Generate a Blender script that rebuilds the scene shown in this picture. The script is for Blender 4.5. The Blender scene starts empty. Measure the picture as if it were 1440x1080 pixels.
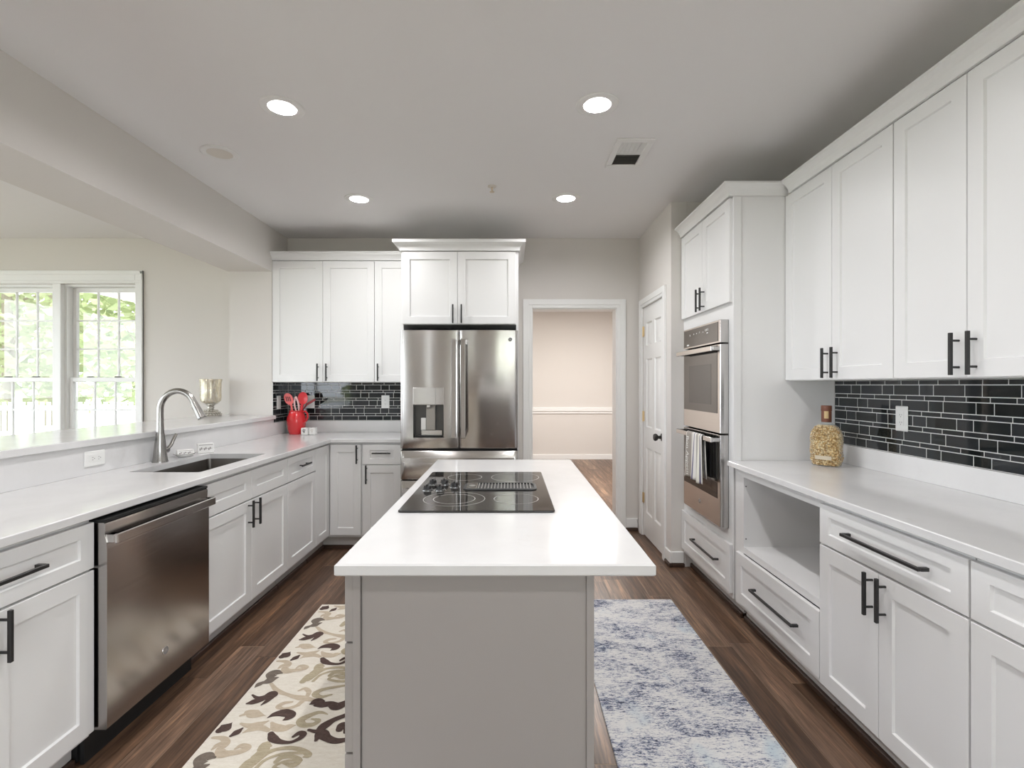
import bpy, bmesh, math, random
from mathutils import Vector, Matrix

S = bpy.context.scene
C = S.collection
PI = math.pi

# ------------------------------------------------------------------ camera
cam_d = bpy.data.cameras.new('camera')
cam = bpy.data.objects.new('camera', cam_d)
C.objects.link(cam)
cam.location = (0, 0, 1.35)
cam.rotation_euler = (PI / 2, 0, 0)
cam_d.sensor_width = 36
cam_d.lens = 17.5
cam_d.shift_x = 0.0014
cam_d.shift_y = 0.0010
cam_d.clip_start = 0.02
S.camera = cam

# ------------------------------------------------------------------ sky, exposure
W = bpy.data.worlds.new('sky')
S.world = W
W.use_nodes = True
bg = W.node_tree.nodes['Background']
bg.inputs[0].default_value = (0.86, 0.93, 1.0, 1)
bg.inputs[1].default_value = 6.6
S.view_settings.view_transform = 'Standard'
S.view_settings.look = 'None'
S.view_settings.gamma = 1
S.view_settings.use_curve_mapping = False
S.view_settings.exposure = 0.20
S.cycles.max_bounces = 10
S.cycles.diffuse_bounces = 6
S.cycles.glossy_bounces = 5
S.cycles.transmission_bounces = 8
S.cycles.transparent_max_bounces = 12
S.cycles.caustics_reflective = False
S.cycles.caustics_refractive = False
S.cycles.sample_clamp_indirect = 6

CAN_POWER = 8.4          # one recessed light
CAN_TINT = (0.99, 0.985, 1.0)


def area(name, loc, rot, size, power, col=(1, 1, 1), shape='RECTANGLE', size_y=None, spread=180):
    d = bpy.data.lights.new(name, 'AREA')
    d.shape = shape
    d.size = size
    if size_y:
        d.size_y = size_y
    d.energy = power
    d.color = col
    d.spread = math.radians(spread)
    o = bpy.data.objects.new(name, d)
    C.objects.link(o)
    o.location = loc
    o.rotation_euler = rot
    return o


# sampling portals in the wall openings (they give no light of their own)
for nm, loc, rot, w_, h_ in (('portal_behind', (0.925, -3.16, 1.175), (PI / 2, 0, 0), 1.55, 2.25),
                             ('portal_behind', (-1.865, -3.16, 1.275), (PI / 2, 0, 0), 0.31, 2.45),
                             ('portal_behind', (-4.8, -3.16, 1.225), (PI / 2, 0, 0), 1.8, 2.25),
                             ('portal_right', (2.01, -2.05, 1.2), (PI / 2, 0, PI / 2), 1.5, 2.3),
                             ('portal_beside', (-6.21, 1.25, 1.3), (PI / 2, 0, -PI / 2), 5.5, 2.3),
                             ('portal_window', (-4.2, 4.62 + 0.18, 1.4), (PI / 2, 0, PI), 1.47, 1.77)):
    p_ = area(nm, loc, rot, w_, 1.0, size_y=h_)
    p_.data.cycles.is_portal = True

# ------------------------------------------------------------------ materials


def nodes_of(name):
    m = bpy.data.materials.new(name)
    m.use_nodes = True
    nt = m.node_tree
    return m, nt, nt.nodes, nt.links, nt.nodes['Principled BSDF']


def mat(name, col, rough=0.5, metal=0.0, **kw):
    m, nt, N, L, p = nodes_of(name)
    p.inputs['Base Color'].default_value = (*col, 1)
    p.inputs['Roughness'].default_value = rough
    p.inputs['Metallic'].default_value = metal
    for k, v in kw.items():
        k = k.replace('_', ' ')
        p.inputs[k].default_value = v
    return m


def emis(name, col, st):
    m, nt, N, L, p = nodes_of(name)
    p.inputs['Base Color'].default_value = (*col, 1)
    p.inputs['Emission Color'].default_value = (*col, 1)
    p.inputs['Emission Strength'].default_value = st
    return m


def tex_coord(N, L, kind='Object', scale=(1, 1, 1), rot=(0, 0, 0)):
    tc = N.new('ShaderNodeTexCoord')
    mp = N.new('ShaderNodeMapping')
    mp.inputs['Scale'].default_value = scale
    mp.inputs['Rotation'].default_value = rot
    L.new(tc.outputs[kind], mp.inputs['Vector'])
    return mp.outputs[0]


def noise(N, L, vec, scale, detail=4, rough=0.55):
    n = N.new('ShaderNodeTexNoise')
    n.inputs['Scale'].default_value = scale
    n.inputs['Detail'].default_value = detail
    n.inputs['Roughness'].default_value = rough
    L.new(vec, n.inputs['Vector'])
    return n.outputs['Fac']


def ramp(N, L, fac, stops, interp='LINEAR'):
    r = N.new('ShaderNodeValToRGB')
    r.color_ramp.interpolation = interp
    el = r.color_ramp.elements
    while len(el) < len(stops):
        el.new(0.5)
    for e, (pos, c) in zip(el, stops):
        e.position = pos
        e.color = (*c, 1) if len(c) == 3 else c
    L.new(fac, r.inputs[0])
    return r.outputs[0]


def mixc(N, L, fac, a, b, mode='MIX'):
    n = N.new('ShaderNodeMix')
    n.data_type = 'RGBA'
    n.blend_type = mode
    if isinstance(fac, (int, float)):
        n.inputs[0].default_value = fac
    else:
        L.new(fac, n.inputs[0])
    for i, v in ((6, a), (7, b)):
        if isinstance(v, tuple):
            n.inputs[i].default_value = (*v, 1)
        else:
            L.new(v, n.inputs[i])
    return n.outputs[2]


def math_(N, L, op, a, b=None):
    n = N.new('ShaderNodeMath')
    n.operation = op
    for i, v in ((0, a), (1, b)):
        if v is None:
            continue
        if isinstance(v, (int, float)):
            n.inputs[i].default_value = v
        else:
            L.new(v, n.inputs[i])
    return n.outputs[0]


def bump(N, L, p, h, strength=0.2, dist=0.01):
    b = N.new('ShaderNodeBump')
    b.inputs['Strength'].default_value = strength
    b.inputs['Distance'].default_value = dist
    L.new(h, b.inputs['Height'])
    L.new(b.outputs[0], p.inputs['Normal'])


def paint(name, col, rough=0.85, b=0.06):
    m, nt, N, L, p = nodes_of(name)
    p.inputs['Base Color'].default_value = (*col, 1)
    p.inputs['Roughness'].default_value = rough
    v = tex_coord(N, L)
    bump(N, L, p, noise(N, L, v, 220, 2), b, 0.002)
    return m


WALL = paint('wall_paint', (0.675, 0.645, 0.615))
CEIL = paint('ceiling_paint', (0.78, 0.765, 0.76))
TRIM = mat('trim_white', (0.82, 0.82, 0.81), 0.35)
CAB = mat('cabinet_white', (0.765, 0.76, 0.755), 0.33)
CABIN = mat('cabinet_inside', (0.76, 0.76, 0.75), 0.45)
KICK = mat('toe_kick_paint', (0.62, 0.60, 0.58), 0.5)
GREY = mat('island_grey', (0.345, 0.32, 0.305), 0.42)
BLACK = mat('handle_black', (0.018, 0.017, 0.017), 0.38)
RUBBER = mat('dark_gap', (0.012, 0.012, 0.012), 0.6)
SHOE = mat('shoe_brown', (0.055, 0.03, 0.02), 0.4)
PLASTIC = mat('outlet_white', (0.80, 0.80, 0.78), 0.3)
SLOT = mat('outlet_slot', (0.16, 0.155, 0.15), 0.5)
BRASS = mat('hinge_brass', (0.78, 0.62, 0.36), 0.3, 0.9)
BRONZE = mat('knob_dark', (0.03, 0.027, 0.025), 0.35, 0.4)
DARKSTEEL = mat('dark_steel', (0.10, 0.098, 0.095), 0.3, 0.8)
BLKGLASS = mat('black_glass', (0.016, 0.015, 0.014), 0.03, IOR=1.75)
OVGLASS = mat('oven_glass', (0.03, 0.03, 0.03), 0.05)
BADGE = mat('badge_chrome', (0.75, 0.75, 0.76), 0.2, 1.0)
BADGEIN = mat('badge_dark', (0.22, 0.22, 0.23), 0.35, 0.6)
MARK = mat('pale_print', (0.62, 0.62, 0.62), 0.5)
RINGP = mat('burner_print', (0.40, 0.39, 0.375), 0.4)
CHROME = mat('satin_nickel', (0.37, 0.357, 0.34), 0.25, 1.0)
SILVER = mat('antique_silver', (0.62, 0.60, 0.56), 0.22, 1.0)
GROUT = mat('grout_pale', (0.74, 0.74, 0.72), 0.8)
TILES = [mat('glass_tile_a', (0.018, 0.022, 0.023), 0.035),
         mat('glass_tile_b', (0.028, 0.031, 0.034), 0.045),
         mat('glass_tile_c', (0.012, 0.015, 0.015), 0.03)]
RED = mat('red_glaze', (0.66, 0.028, 0.035), 0.16, Coat_Weight=0.6)
REDPL = mat('red_silicone', (0.72, 0.035, 0.045), 0.35)
CORAL = mat('coral_silicone', (0.80, 0.13, 0.13), 0.35)
PINKW = mat('pink_white_silicone', (0.80, 0.52, 0.52), 0.35)
WOODS = mat('cork_brown', (0.16, 0.055, 0.03), 0.45)
PAPER = mat('label_tan', (0.55, 0.40, 0.20), 0.6)
CERAM = mat('white_ceramic', (0.84, 0.835, 0.82), 0.12)
SOAP = mat('printed_white', (0.82, 0.81, 0.79), 0.4)
SOAPG = mat('print_grey', (0.32, 0.30, 0.29), 0.6)
CLOTHB = mat('lettering_white', (0.86, 0.85, 0.82), 0.9)
LENS = emis('lamp_lens', (1.0, 0.98, 0.95), 9.0)
CANW = mat('can_white', (0.76, 0.75, 0.735), 0.45)
BEIGE = mat('fitting_beige', (0.66, 0.62, 0.56), 0.6)
GRILL = mat('vent_dark', (0.10, 0.095, 0.09), 0.6)
STONE = mat('paving_pale', (0.72, 0.70, 0.66), 0.9)
FENCE = mat('fence_white', (0.85, 0.85, 0.84), 0.6)
BARK = mat('bark', (0.30, 0.25, 0.20), 0.9)
POOL = mat('teal_cover', (0.18, 0.55, 0.50), 0.5)


def quartz():
    m, nt, N, L, p = nodes_of('white_quartz')
    v = tex_coord(N, L)
    n1 = noise(N, L, v, 2.3, 8, 0.62)
    d = math_(N, L, 'ABSOLUTE', math_(N, L, 'SUBTRACT', n1, 0.5))
    vein = ramp(N, L, d, [(0.0, (1, 1, 1)), (0.012, (0, 0, 0))])
    n2 = ramp(N, L, noise(N, L, v, 3.1, 3), [(0.52, (0, 0, 0)), (0.68, (1, 1, 1))])
    k = math_(N, L, 'MULTIPLY', math_(N, L, 'MULTIPLY', vein, n2), 0.35)
    cloud = ramp(N, L, noise(N, L, v, 5, 5), [(0.3, (0.675, 0.669, 0.667)), (0.7, (0.72, 0.714, 0.712))])
    c = mixc(N, L, k, cloud, (0.60, 0.58, 0.56))
    L.new(c, p.inputs['Base Color'])
    p.inputs['Roughness'].default_value = 0.13
    return m


QUARTZ = quartz()


def steel(name, base, rough, axis='Z'):
    m, nt, N, L, p = nodes_of(name)
    p.inputs['Metallic'].default_value = 1.0
    sc = (3, 3, 260) if axis == 'Z' else (260, 260, 3)
    v = tex_coord(N, L, 'Object', sc)
    n = noise(N, L, v, 1.0, 3)
    c = ramp(N, L, n, [(0.3, tuple(b * 0.97 for b in base)), (0.7, tuple(min(1, b * 1.03) for b in base))])
    L.new(c, p.inputs['Base Color'])
    r = ramp(N, L, n, [(0.3, (rough * 0.94,) * 3), (0.7, (rough * 1.08,) * 3)])
    L.new(r, p.inputs['Roughness'])
    p.inputs['Anisotropic'].default_value = 0.75
    t = N.new('ShaderNodeCombineXYZ')
    t.inputs[2].default_value = 1.0
    L.new(t.outputs[0], p.inputs['Tangent'])
    return m


STEEL = steel('brushed_steel', (0.57, 0.55, 0.535), 0.20)
DWSTEEL = steel('brushed_steel_dark', (0.47, 0.445, 0.43), 0.17)
SINKST = mat('sink_steel', (0.20, 0.185, 0.17), 0.32, 1.0)


def wood_floor():
    m, nt, N, L, p = nodes_of('walnut_planks')
    tc = N.new('ShaderNodeTexCoord')
    sx = N.new('ShaderNodeSeparateXYZ')
    L.new(tc.outputs['Object'], sx.inputs[0])
    X, Y = sx.outputs[0], sx.outputs[1]
    xr = math_(N, L, 'DIVIDE', X, 0.127)
    row = math_(N, L, 'FLOOR', xr)
    fx = math_(N, L, 'FRACT', xr)
    wn = N.new('ShaderNodeTexWhiteNoise')
    wn.noise_dimensions = '1D'
    L.new(row, wn.inputs['W'])
    yo = math_(N, L, 'ADD', math_(N, L, 'DIVIDE', Y, 1.15), math_(N, L, 'MULTIPLY', wn.outputs['Value'], 7.3))
    col = math_(N, L, 'FLOOR', yo)
    fy = math_(N, L, 'FRACT', yo)
    cb = N.new('ShaderNodeCombineXYZ')
    L.new(row, cb.inputs[0])
    L.new(col, cb.inputs[1])
    w2 = N.new('ShaderNodeTexWhiteNoise')
    w2.noise_dimensions = '2D'
    L.new(cb.outputs[0], w2.inputs['Vector'])
    pid = w2.outputs['Value']
    # grain coordinates shift from plank to plank
    gv = N.new('ShaderNodeCombineXYZ')
    L.new(math_(N, L, 'ADD', math_(N, L, 'MULTIPLY', X, 30), math_(N, L, 'MULTIPLY', pid, 90)), gv.inputs[0])
    L.new(math_(N, L, 'MULTIPLY', Y, 1.7), gv.inputs[1])
    L.new(math_(N, L, 'MULTIPLY', pid, 31), gv.inputs[2])
    g1 = noise(N, L, gv.outputs[0], 1.0, 7, 0.66)
    gv2 = N.new('ShaderNodeCombineXYZ')
    L.new(math_(N, L, 'ADD', math_(N, L, 'MULTIPLY', X, 110), math_(N, L, 'MULTIPLY', pid, 50)), gv2.inputs[0])
    L.new(math_(N, L, 'MULTIPLY', Y, 5), gv2.inputs[1])
    g2 = noise(N, L, gv2.outputs[0], 1.0, 4, 0.6)
    base = ramp(N, L, pid, [(0.0, (0.088, 0.049, 0.030)), (0.3, (0.160, 0.096, 0.061)), (0.6, (0.118, 0.069, 0.045)),
                            (0.85, (0.215, 0.137, 0.091)), (1.0, (0.142, 0.092, 0.068))])
    gr = ramp(N, L, g1, [(0.26, (0.30, 0.26, 0.23)), (0.42, (0.75, 0.72, 0.69)), (0.55, (1.05, 1.02, 1.0)), (0.66, (2.0, 1.88, 1.7)), (0.78, (1.0, 0.95, 0.9))])
    c = mixc(N, L, 0.95, base, gr, 'MULTIPLY')
    gr2 = ramp(N, L, g2, [(0.32, (0.50, 0.48, 0.46)), (0.5, (1.0, 1.0, 1.0)), (0.68, (1.45, 1.4, 1.32))])
    c = mixc(N, L, 0.85, c, gr2, 'MULTIPLY')
    # narrow joints; some painted pale as the highlight on a plank bevel
    ex = math_(N, L, 'MINIMUM', fx, math_(N, L, 'SUBTRACT', 1.0, fx))
    ey = math_(N, L, 'MULTIPLY', math_(N, L, 'MINIMUM', fy, math_(N, L, 'SUBTRACT', 1.0, fy)), 9.0)
    e = math_(N, L, 'MINIMUM', ex, ey)
    gap = ramp(N, L, e, [(0.0, (1, 1, 1)), (0.018, (0, 0, 0))])
    joint_glint = ramp(N, L, wn.outputs['Value'], [(0.5, (0.025, 0.016, 0.012)), (0.55, (0.36, 0.25, 0.16))], 'CONSTANT')
    c = mixc(N, L, gap, c, joint_glint)
    L.new(c, p.inputs['Base Color'])
    rr = ramp(N, L, g1, [(0.2, (0.42,) * 3), (0.8, (0.30,) * 3)])
    L.new(rr, p.inputs['Roughness'])
    h = math_(N, L, 'SUBTRACT', math_(N, L, 'MULTIPLY', g2, 0.35), gap)
    bump(N, L, p, h, 0.25, 0.003)
    return m


FLOOR = wood_floor()


def blue_rug():
    m, nt, N, L, p = nodes_of('distressed_blue_weave')
    big = noise(N, L, tex_coord(N, L, 'Object', (1.6, 2.6, 1)), 2.6, 3, 0.55)
    mid = noise(N, L, tex_coord(N, L, 'Object', (10, 26, 1)), 1.0, 5, 0.7)
    m2 = noise(N, L, tex_coord(N, L, 'Object', (34, 120, 1)), 1.0, 4, 0.7)
    fine = noise(N, L, tex_coord(N, L, 'Object', (110, 330, 1)), 1.0, 2, 0.7)

    def k(v, w):
        return math_(N, L, 'MULTIPLY', math_(N, L, 'SUBTRACT', v, 0.5), w)
    f = math_(N, L, 'ADD', math_(N, L, 'ADD', k(big, 1.5), k(mid, 1.35)), math_(N, L, 'ADD', k(m2, 2.1), k(fine, 1.5)))
    f = math_(N, L, 'ADD', f, 0.53)
    c = ramp(N, L, f, [(0.05, (0.04, 0.045, 0.065)), (0.22, (0.13, 0.15, 0.235)), (0.36, (0.34, 0.36, 0.46)),
                       (0.48, (0.60, 0.595, 0.615)), (0.75, (0.74, 0.73, 0.715))])
    tn = noise(N, L, tex_coord(N, L, 'Object', (3, 2.2, 1)), 1.7, 2)
    teal = ramp(N, L, tn, [(0.58, (1, 1, 1)), (0.74, (0.70, 0.83, 0.93))])
    c = mixc(N, L, 0.9, c, teal, 'MULTIPLY')
    L.new(c, p.inputs['Base Color'])
    p.inputs['Roughness'].default_value = 0.95
    bump(N, L, p, fine, 0.3, 0.003)
    return m


BLUERUG = blue_rug()


def pile(name, a, b):
    m, nt, N, L, p = nodes_of(name)
    n = noise(N, L, tex_coord(N, L, 'Object', (90, 420, 1)), 1.0, 3, 0.7)
    big = noise(N, L, tex_coord(N, L, 'Object', (22, 90, 1)), 1.0, 3, 0.6)
    f = math_(N, L, 'ADD', math_(N, L, 'MULTIPLY', n, 0.55), math_(N, L, 'MULTIPLY', big, 0.45))
    L.new(ramp(N, L, f, [(0.36, a), (0.62, b)]), p.inputs['Base Color'])
    p.inputs['Roughness'].default_value = 0.95
    bump(N, L, p, n, 0.3, 0.003)
    return m


RUGS = [pile('rug_cream', (0.70, 0.64, 0.54), (0.82, 0.775, 0.69)),
        pile('rug_brown', (0.052, 0.031, 0.026), (0.115, 0.072, 0.060)),
        pile('rug_moss', (0.13, 0.105, 0.085), (0.22, 0.18, 0.145)),
        pile('rug_khaki', (0.47, 0.38, 0.28), (0.60, 0.51, 0.39)),
        pile('rug_olive', (0.36, 0.30, 0.20), (0.52, 0.45, 0.32))]


def glass_pane():
    m, nt, N, L, p = nodes_of('window_glass')
    N.remove(p)
    out = N['Material Output']
    tr = N.new('ShaderNodeBsdfTransparent')
    tr.inputs[0].default_value = (0.97, 0.985, 0.98, 1)
    gl = N.new('ShaderNodeBsdfGlossy')
    gl.inputs['Roughness'].default_value = 0.01
    lw = N.new('ShaderNodeLayerWeight')
    lw.inputs[0].default_value = 0.5
    fr = math_(N, L, 'ADD', math_(N, L, 'MULTIPLY', math_(N, L, 'POWER', lw.outputs['Facing'], 5.0), 0.9), 0.04)
    mx = N.new('ShaderNodeMixShader')
    L.new(fr, mx.inputs[0])
    L.new(tr.outputs[0], mx.inputs[1])
    L.new(gl.outputs[0], mx.inputs[2])
    L.new(mx.outputs[0], out.inputs[0])
    return m


PANE = glass_pane()


def clear_glass(name, col, body=0.0):
    """thin clear glass: see-through with a reflecting skin"""
    m, nt, N, L, p = nodes_of(name)
    out = N['Material Output']
    p.inputs['Base Color'].default_value = (*col, 1)
    p.inputs['Roughness'].default_value = 0.06
    tr = N.new('ShaderNodeBsdfTransparent')
    tr.inputs[0].default_value = (*col, 1)
    lw = N.new('ShaderNodeLayerWeight')
    lw.inputs[0].default_value = 0.35
    f = math_(N, L, 'ADD', math_(N, L, 'MULTIPLY', lw.outputs['Facing'], 0.45), body)
    mx = N.new('ShaderNodeMixShader')
    L.new(f, mx.inputs[0])
    L.new(tr.outputs[0], mx.inputs[1])
    L.new(p.outputs[0], mx.inputs[2])
    L.new(mx.outputs[0], out.inputs[0])
    return m


BOTTLEG = clear_glass('bottle_glass', (0.93, 0.94, 0.93))
JARG = clear_glass('jar_glass', (0.80, 0.82, 0.79), 0.25)
def mercury():
    m, nt, N, L, p = nodes_of('mercury_glass')
    p.inputs['Metallic'].default_value = 0.6
    p.inputs['Roughness'].default_value = 0.15
    v = tex_coord(N, L, 'Object', (1, 1, 0.35))
    n = noise(N, L, v, 70, 5, 0.7)
    L.new(ramp(N, L, n, [(0.35, (0.76, 0.72, 0.62)), (0.65, (0.93, 0.91, 0.86))]), p.inputs['Base Color'])
    tr = N.new('ShaderNodeBsdfTransparent')
    tr.inputs[0].default_value = (0.95, 0.91, 0.80, 1)
    mx = N.new('ShaderNodeMixShader')
    L.new(ramp(N, L, n, [(0.3, (0.25,) * 3), (0.7, (0.75,) * 3)]), mx.inputs[0])
    L.new(tr.outputs[0], mx.inputs[1])
    L.new(p.outputs[0], mx.inputs[2])
    L.new(mx.outputs[0], N['Material Output'].inputs[0])
    return m


MERCURY = mercury()


def seeds():
    m, nt, N, L, p = nodes_of('puffed_grain')
    v = tex_coord(N, L)
    vo = N.new('ShaderNodeTexVoronoi')
    vo.inputs['Scale'].default_value = 125
    L.new(v, vo.inputs['Vector'])
    sep = N.new('ShaderNodeSeparateColor')
    L.new(vo.outputs['Color'], sep.inputs[0])
    c = ramp(N, L, sep.outputs[0], [(0.0, (0.52, 0.30, 0.10)), (0.35, (0.78, 0.56, 0.27)), (0.7, (0.88, 0.74, 0.48)), (1.0, (0.72, 0.46, 0.16))])
    dk = ramp(N, L, vo.outputs['Distance'], [(0.3, (1, 1, 1)), (0.75, (0.35, 0.28, 0.2))])
    L.new(mixc(N, L, 0.8, c, dk, 'MULTIPLY'), p.inputs['Base Color'])
    p.inputs['Roughness'].default_value = 0.6
    bump(N, L, p, math_(N, L, 'SUBTRACT', 1.0, vo.outputs['Distance']), 0.7, 0.004)
    return m


SEEDS = seeds()


def towel_mat():
    m, nt, N, L, p = nodes_of('striped_towel')
    tc = N.new('ShaderNodeTexCoord')
    sx = N.new('ShaderNodeSeparateXYZ')
    L.new(tc.outputs['UV'], sx.inputs[0])
    c = ramp(N, L, sx.outputs[0], [(0.0, (0.74, 0.72, 0.68)), (0.03, (0.36, 0.325, 0.29)), (0.38, (0.76, 0.74, 0.70)), (0.42, (0.44, 0.41, 0.38)),
                                   (0.45, (0.78, 0.76, 0.72)), (0.53, (0.16, 0.15, 0.24)), (0.57, (0.76, 0.74, 0.70)),
                                   (0.66, (0.44, 0.42, 0.38)), (0.80, (0.76, 0.74, 0.66)), (0.88, (0.14, 0.13, 0.20)),
                                   (0.92, (0.72, 0.70, 0.66))], 'CONSTANT')
    w = noise(N, L, tex_coord(N, L, 'Object', (600, 600, 600)), 1, 2)
    L.new(c, p.inputs['Base Color'])
    p.inputs['Roughness'].default_value = 0.95
    bump(N, L, p, w, 0.3, 0.002)
    return m


TOWEL = towel_mat()


def leaf_mat(name, a, b):
    m, nt, N, L, p = nodes_of(name)
    g = N.new('ShaderNodeNewGeometry')
    L.new(ramp(N, L, g.outputs['Random Per Island'], [(0, a), (1, b)]), p.inputs['Base Color'])
    p.inputs['Roughness'].default_value = 0.6
    tl = N.new('ShaderNodeBsdfTranslucent')
    tl.inputs[0].default_value = (*b, 1)
    mx = N.new('ShaderNodeMixShader')
    mx.inputs[0].default_value = 0.45
    L.new(p.outputs[0], mx.inputs[1])
    L.new(tl.outputs[0], mx.inputs[2])
    L.new(mx.outputs[0], N['Material Output'].inputs[0])
    return m


LEAF = [leaf_mat('leaf_a', (0.16, 0.20, 0.09), (0.46, 0.50, 0.27)), leaf_mat('leaf_b', (0.20, 0.23, 0.12), (0.55, 0.56, 0.36))]
LAWN = mat('dry_lawn', (0.46, 0.45, 0.36), 0.95)

# ------------------------------------------------------------------ mesh helpers


class MB:
    """collects boxes, tubes and lofts into one mesh"""

    def __init__(s):
        s.v, s.f, s.m, s.uv = [], [], [], {}

    def add(s, vs, fs, m=0):
        o = len(s.v)
        s.v += [tuple(v) for v in vs]
        s.f += [tuple(i + o for i in f) for f in fs]
        s.m += [m] * len(fs)
        return o

    def box(s, x0, x1, y0, y1, z0, z1, b=0.0, m=0, seg=1):
        x0, x1 = min(x0, x1), max(x0, x1)
        y0, y1 = min(y0, y1), max(y0, y1)
        z0, z1 = min(z0, z1), max(z0, z1)
        if b <= 0:
            vs = [(x, y, z) for z in (z0, z1) for y in (y0, y1) for x in (x0, x1)]
            s.add(vs, [(0, 2, 3, 1), (4, 5, 7, 6), (0, 1, 5, 4), (2, 6, 7, 3), (0, 4, 6, 2), (1, 3, 7, 5)], m)
            return s
        bm = bmesh.new()
        bmesh.ops.create_cube(bm, size=1)
        for v in bm.verts:
            v.co = ((x0 + x1) / 2 + v.co.x * (x1 - x0), (y0 + y1) / 2 + v.co.y * (y1 - y0), (z0 + z1) / 2 + v.co.z * (z1 - z0))
        b = min(b, 0.45 * min(x1 - x0, y1 - y0, z1 - z0))
        bmesh.ops.bevel(bm, geom=bm.edges[:], offset=b, segments=seg, affect='EDGES', profile=0.5)
        s.bm(bm, m)
        bm.free()
        return s

    def bm(s, bm, m=0):
        bm.verts.index_update()
        s.add([v.co[:] for v in bm.verts], [[v.index for v in f.verts] for f in bm.faces], m)

    def loft(s, rings, m=0, closed=True, cap0=False, cap1=False):
        n = len(rings[0])
        vs = [p for r in rings for p in r]
        fs = []
        for k in range(len(rings) - 1):
            for i in range(n if closed else n - 1):
                j = (i + 1) % n
                fs.append((k * n + i, k * n + j, (k + 1) * n + j, (k + 1) * n + i))
        if cap0:
            fs.append(tuple(range(n - 1, -1, -1)))
        if cap1:
            fs.append(tuple((len(rings) - 1) * n + i for i in range(n)))
        s.add(vs, fs, m)
        return s

    def lathe(s, prof, c=(0, 0, 0), n=32, m=0, cap0=True, cap1=True, axis='z', sx=1, sy=1):
        rings = []
        for r, h in prof:
            ring = []
            for i in range(n):
                a = 2 * PI * i / n
                p = (r * math.cos(a) * sx, r * math.sin(a) * sy, h)
                if axis == 'y':
                    p = (p[0], -p[2], p[1])
                elif axis == 'x':
                    p = (p[2], p[0], p[1])
                ring.append((c[0] + p[0], c[1] + p[1], c[2] + p[2]))
            rings.append(ring)
        return s.loft(rings, m, True, cap0, cap1)

    def tube(s, pts, r, n=12, m=0, cap=True, flat=1.0):
        pts = [Vector(p) for p in pts]
        rs = r if isinstance(r, (list, tuple)) else [r] * len(pts)
        rings = []
        up = None
        for i, p in enumerate(pts):
            t = (pts[min(i + 1, len(pts) - 1)] - pts[max(i - 1, 0)]).normalized()
            if up is None:
                up = Vector((0, 0, 1)) if abs(t.z) < 0.9 else Vector((0, 1, 0))
            a = t.cross(up).normalized()
            b = a.cross(t).normalized()
            up = b
            rings.append([p + a * (rs[i] * math.cos(2 * PI * k / n)) + b * (rs[i] * flat * math.sin(2 * PI * k / n)) for k in range(n)])
        return s.loft(rings, m, True, cap, cap)

    def xform(s, M, start=0):
        s.v = s.v[:start] + [tuple(M @ Vector(v)) for v in s.v[start:]]
        return s

    def build(s, name, mats, parent=None, origin=None, smooth=True, angle=32):
        if not isinstance(mats, (list, tuple)):
            mats = [mats]
        if origin is None:
            if parent is not None:
                origin = (0, 0, 0)
            else:
                xs, ys, zs = zip(*s.v)
                origin = ((min(xs) + max(xs)) / 2, (min(ys) + max(ys)) / 2, min(zs))
        me = bpy.data.meshes.new(name)
        me.from_pydata([(v[0] - origin[0], v[1] - origin[1], v[2] - origin[2]) for v in s.v], [], s.f)
        for m in mats:
            me.materials.append(m)
        me.polygons.foreach_set('material_index', s.m)
        bm = bmesh.new()
        bm.from_mesh(me)
        bmesh.ops.recalc_face_normals(bm, faces=bm.faces[:])
        bm.to_mesh(me)
        bm.free()
        if smooth:
            me.polygons.foreach_set('use_smooth', [True] * len(me.polygons))
            me.set_sharp_from_angle(angle=math.radians(angle))
        me.update()
        o = bpy.data.objects.new(name, me)
        C.objects.link(o)
        if parent is not None:
            o.parent = parent
        else:
            o.location = origin
        return o


def tag(o, label=None, cat=None, group=None, kind=None):
    if label:
        o['label'] = label
    if cat:
        o['category'] = cat
    if group:
        o['group'] = group
    if kind:
        o['kind'] = kind
    return o


def empty(name, loc, label, cat, group=None, rz=0.0):
    o = bpy.data.objects.new(name, None)
    C.objects.link(o)
    o.location = loc
    o.rotation_euler = (0, 0, rz)
    o.empty_display_size = 0.1
    return tag(o, label, cat, group)


def copy_tree(o, parent=None):
    c = o.copy()
    C.objects.link(c)
    if parent is not None:
        c.parent = parent
    for ch in list(o.children):
        copy_tree(ch, c)
    return c


def inset_poly(poly, d):
    """offset a rectilinear outline inward (counter-clockwise order)"""
    out = []
    n = len(poly)
    for i in range(n):
        p0, p1, p2 = Vector(poly[i - 1]), Vector(poly[i]), Vector(poly[(i + 1) % n])
        a, b = (p1 - p0).normalized(), (p2 - p1).normalized()
        na, nb = Vector((-a.y, a.x)), Vector((-b.y, b.x))
        q = p1 + (na + nb) * (d / max(0.2, 1 + na.dot(nb)))
        out.append((q.x, q.y))
    return out


def fill(loops, z):
    """triangulated face with holes"""
    bm = bmesh.new()
    es = []
    for lp in loops:
        vs = [bm.verts.new((x, y, z)) for x, y in lp]
        for i in range(len(vs)):
            es.append(bm.edges.new((vs[i], vs[(i + 1) % len(vs)])))
    bmesh.ops.triangle_fill(bm, use_beauty=True, use_dissolve=False, edges=es)
    return bm


def slab(mb, outline, holes, z0, z1, b=0.003, m=0):
    """a worktop slab with eased upper and lower edges and cut-outs"""
    ins = inset_poly(outline, b)
    r = [[(x, y, z0) for x, y in ins], [(x, y, z0 + b) for x, y in outline],
         [(x, y, z1 - b) for x, y in outline], [(x, y, z1) for x, y in ins]]
    mb.loft(r, m)
    for h in holes:
        mb.loft([[(x, y, z0) for x, y in h], [(x, y, z1) for x, y in h]], m)
    for z in (z0, z1):
        bm = fill([ins] + holes, z)
        mb.bm(bm, m)
        bm.free()


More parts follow.
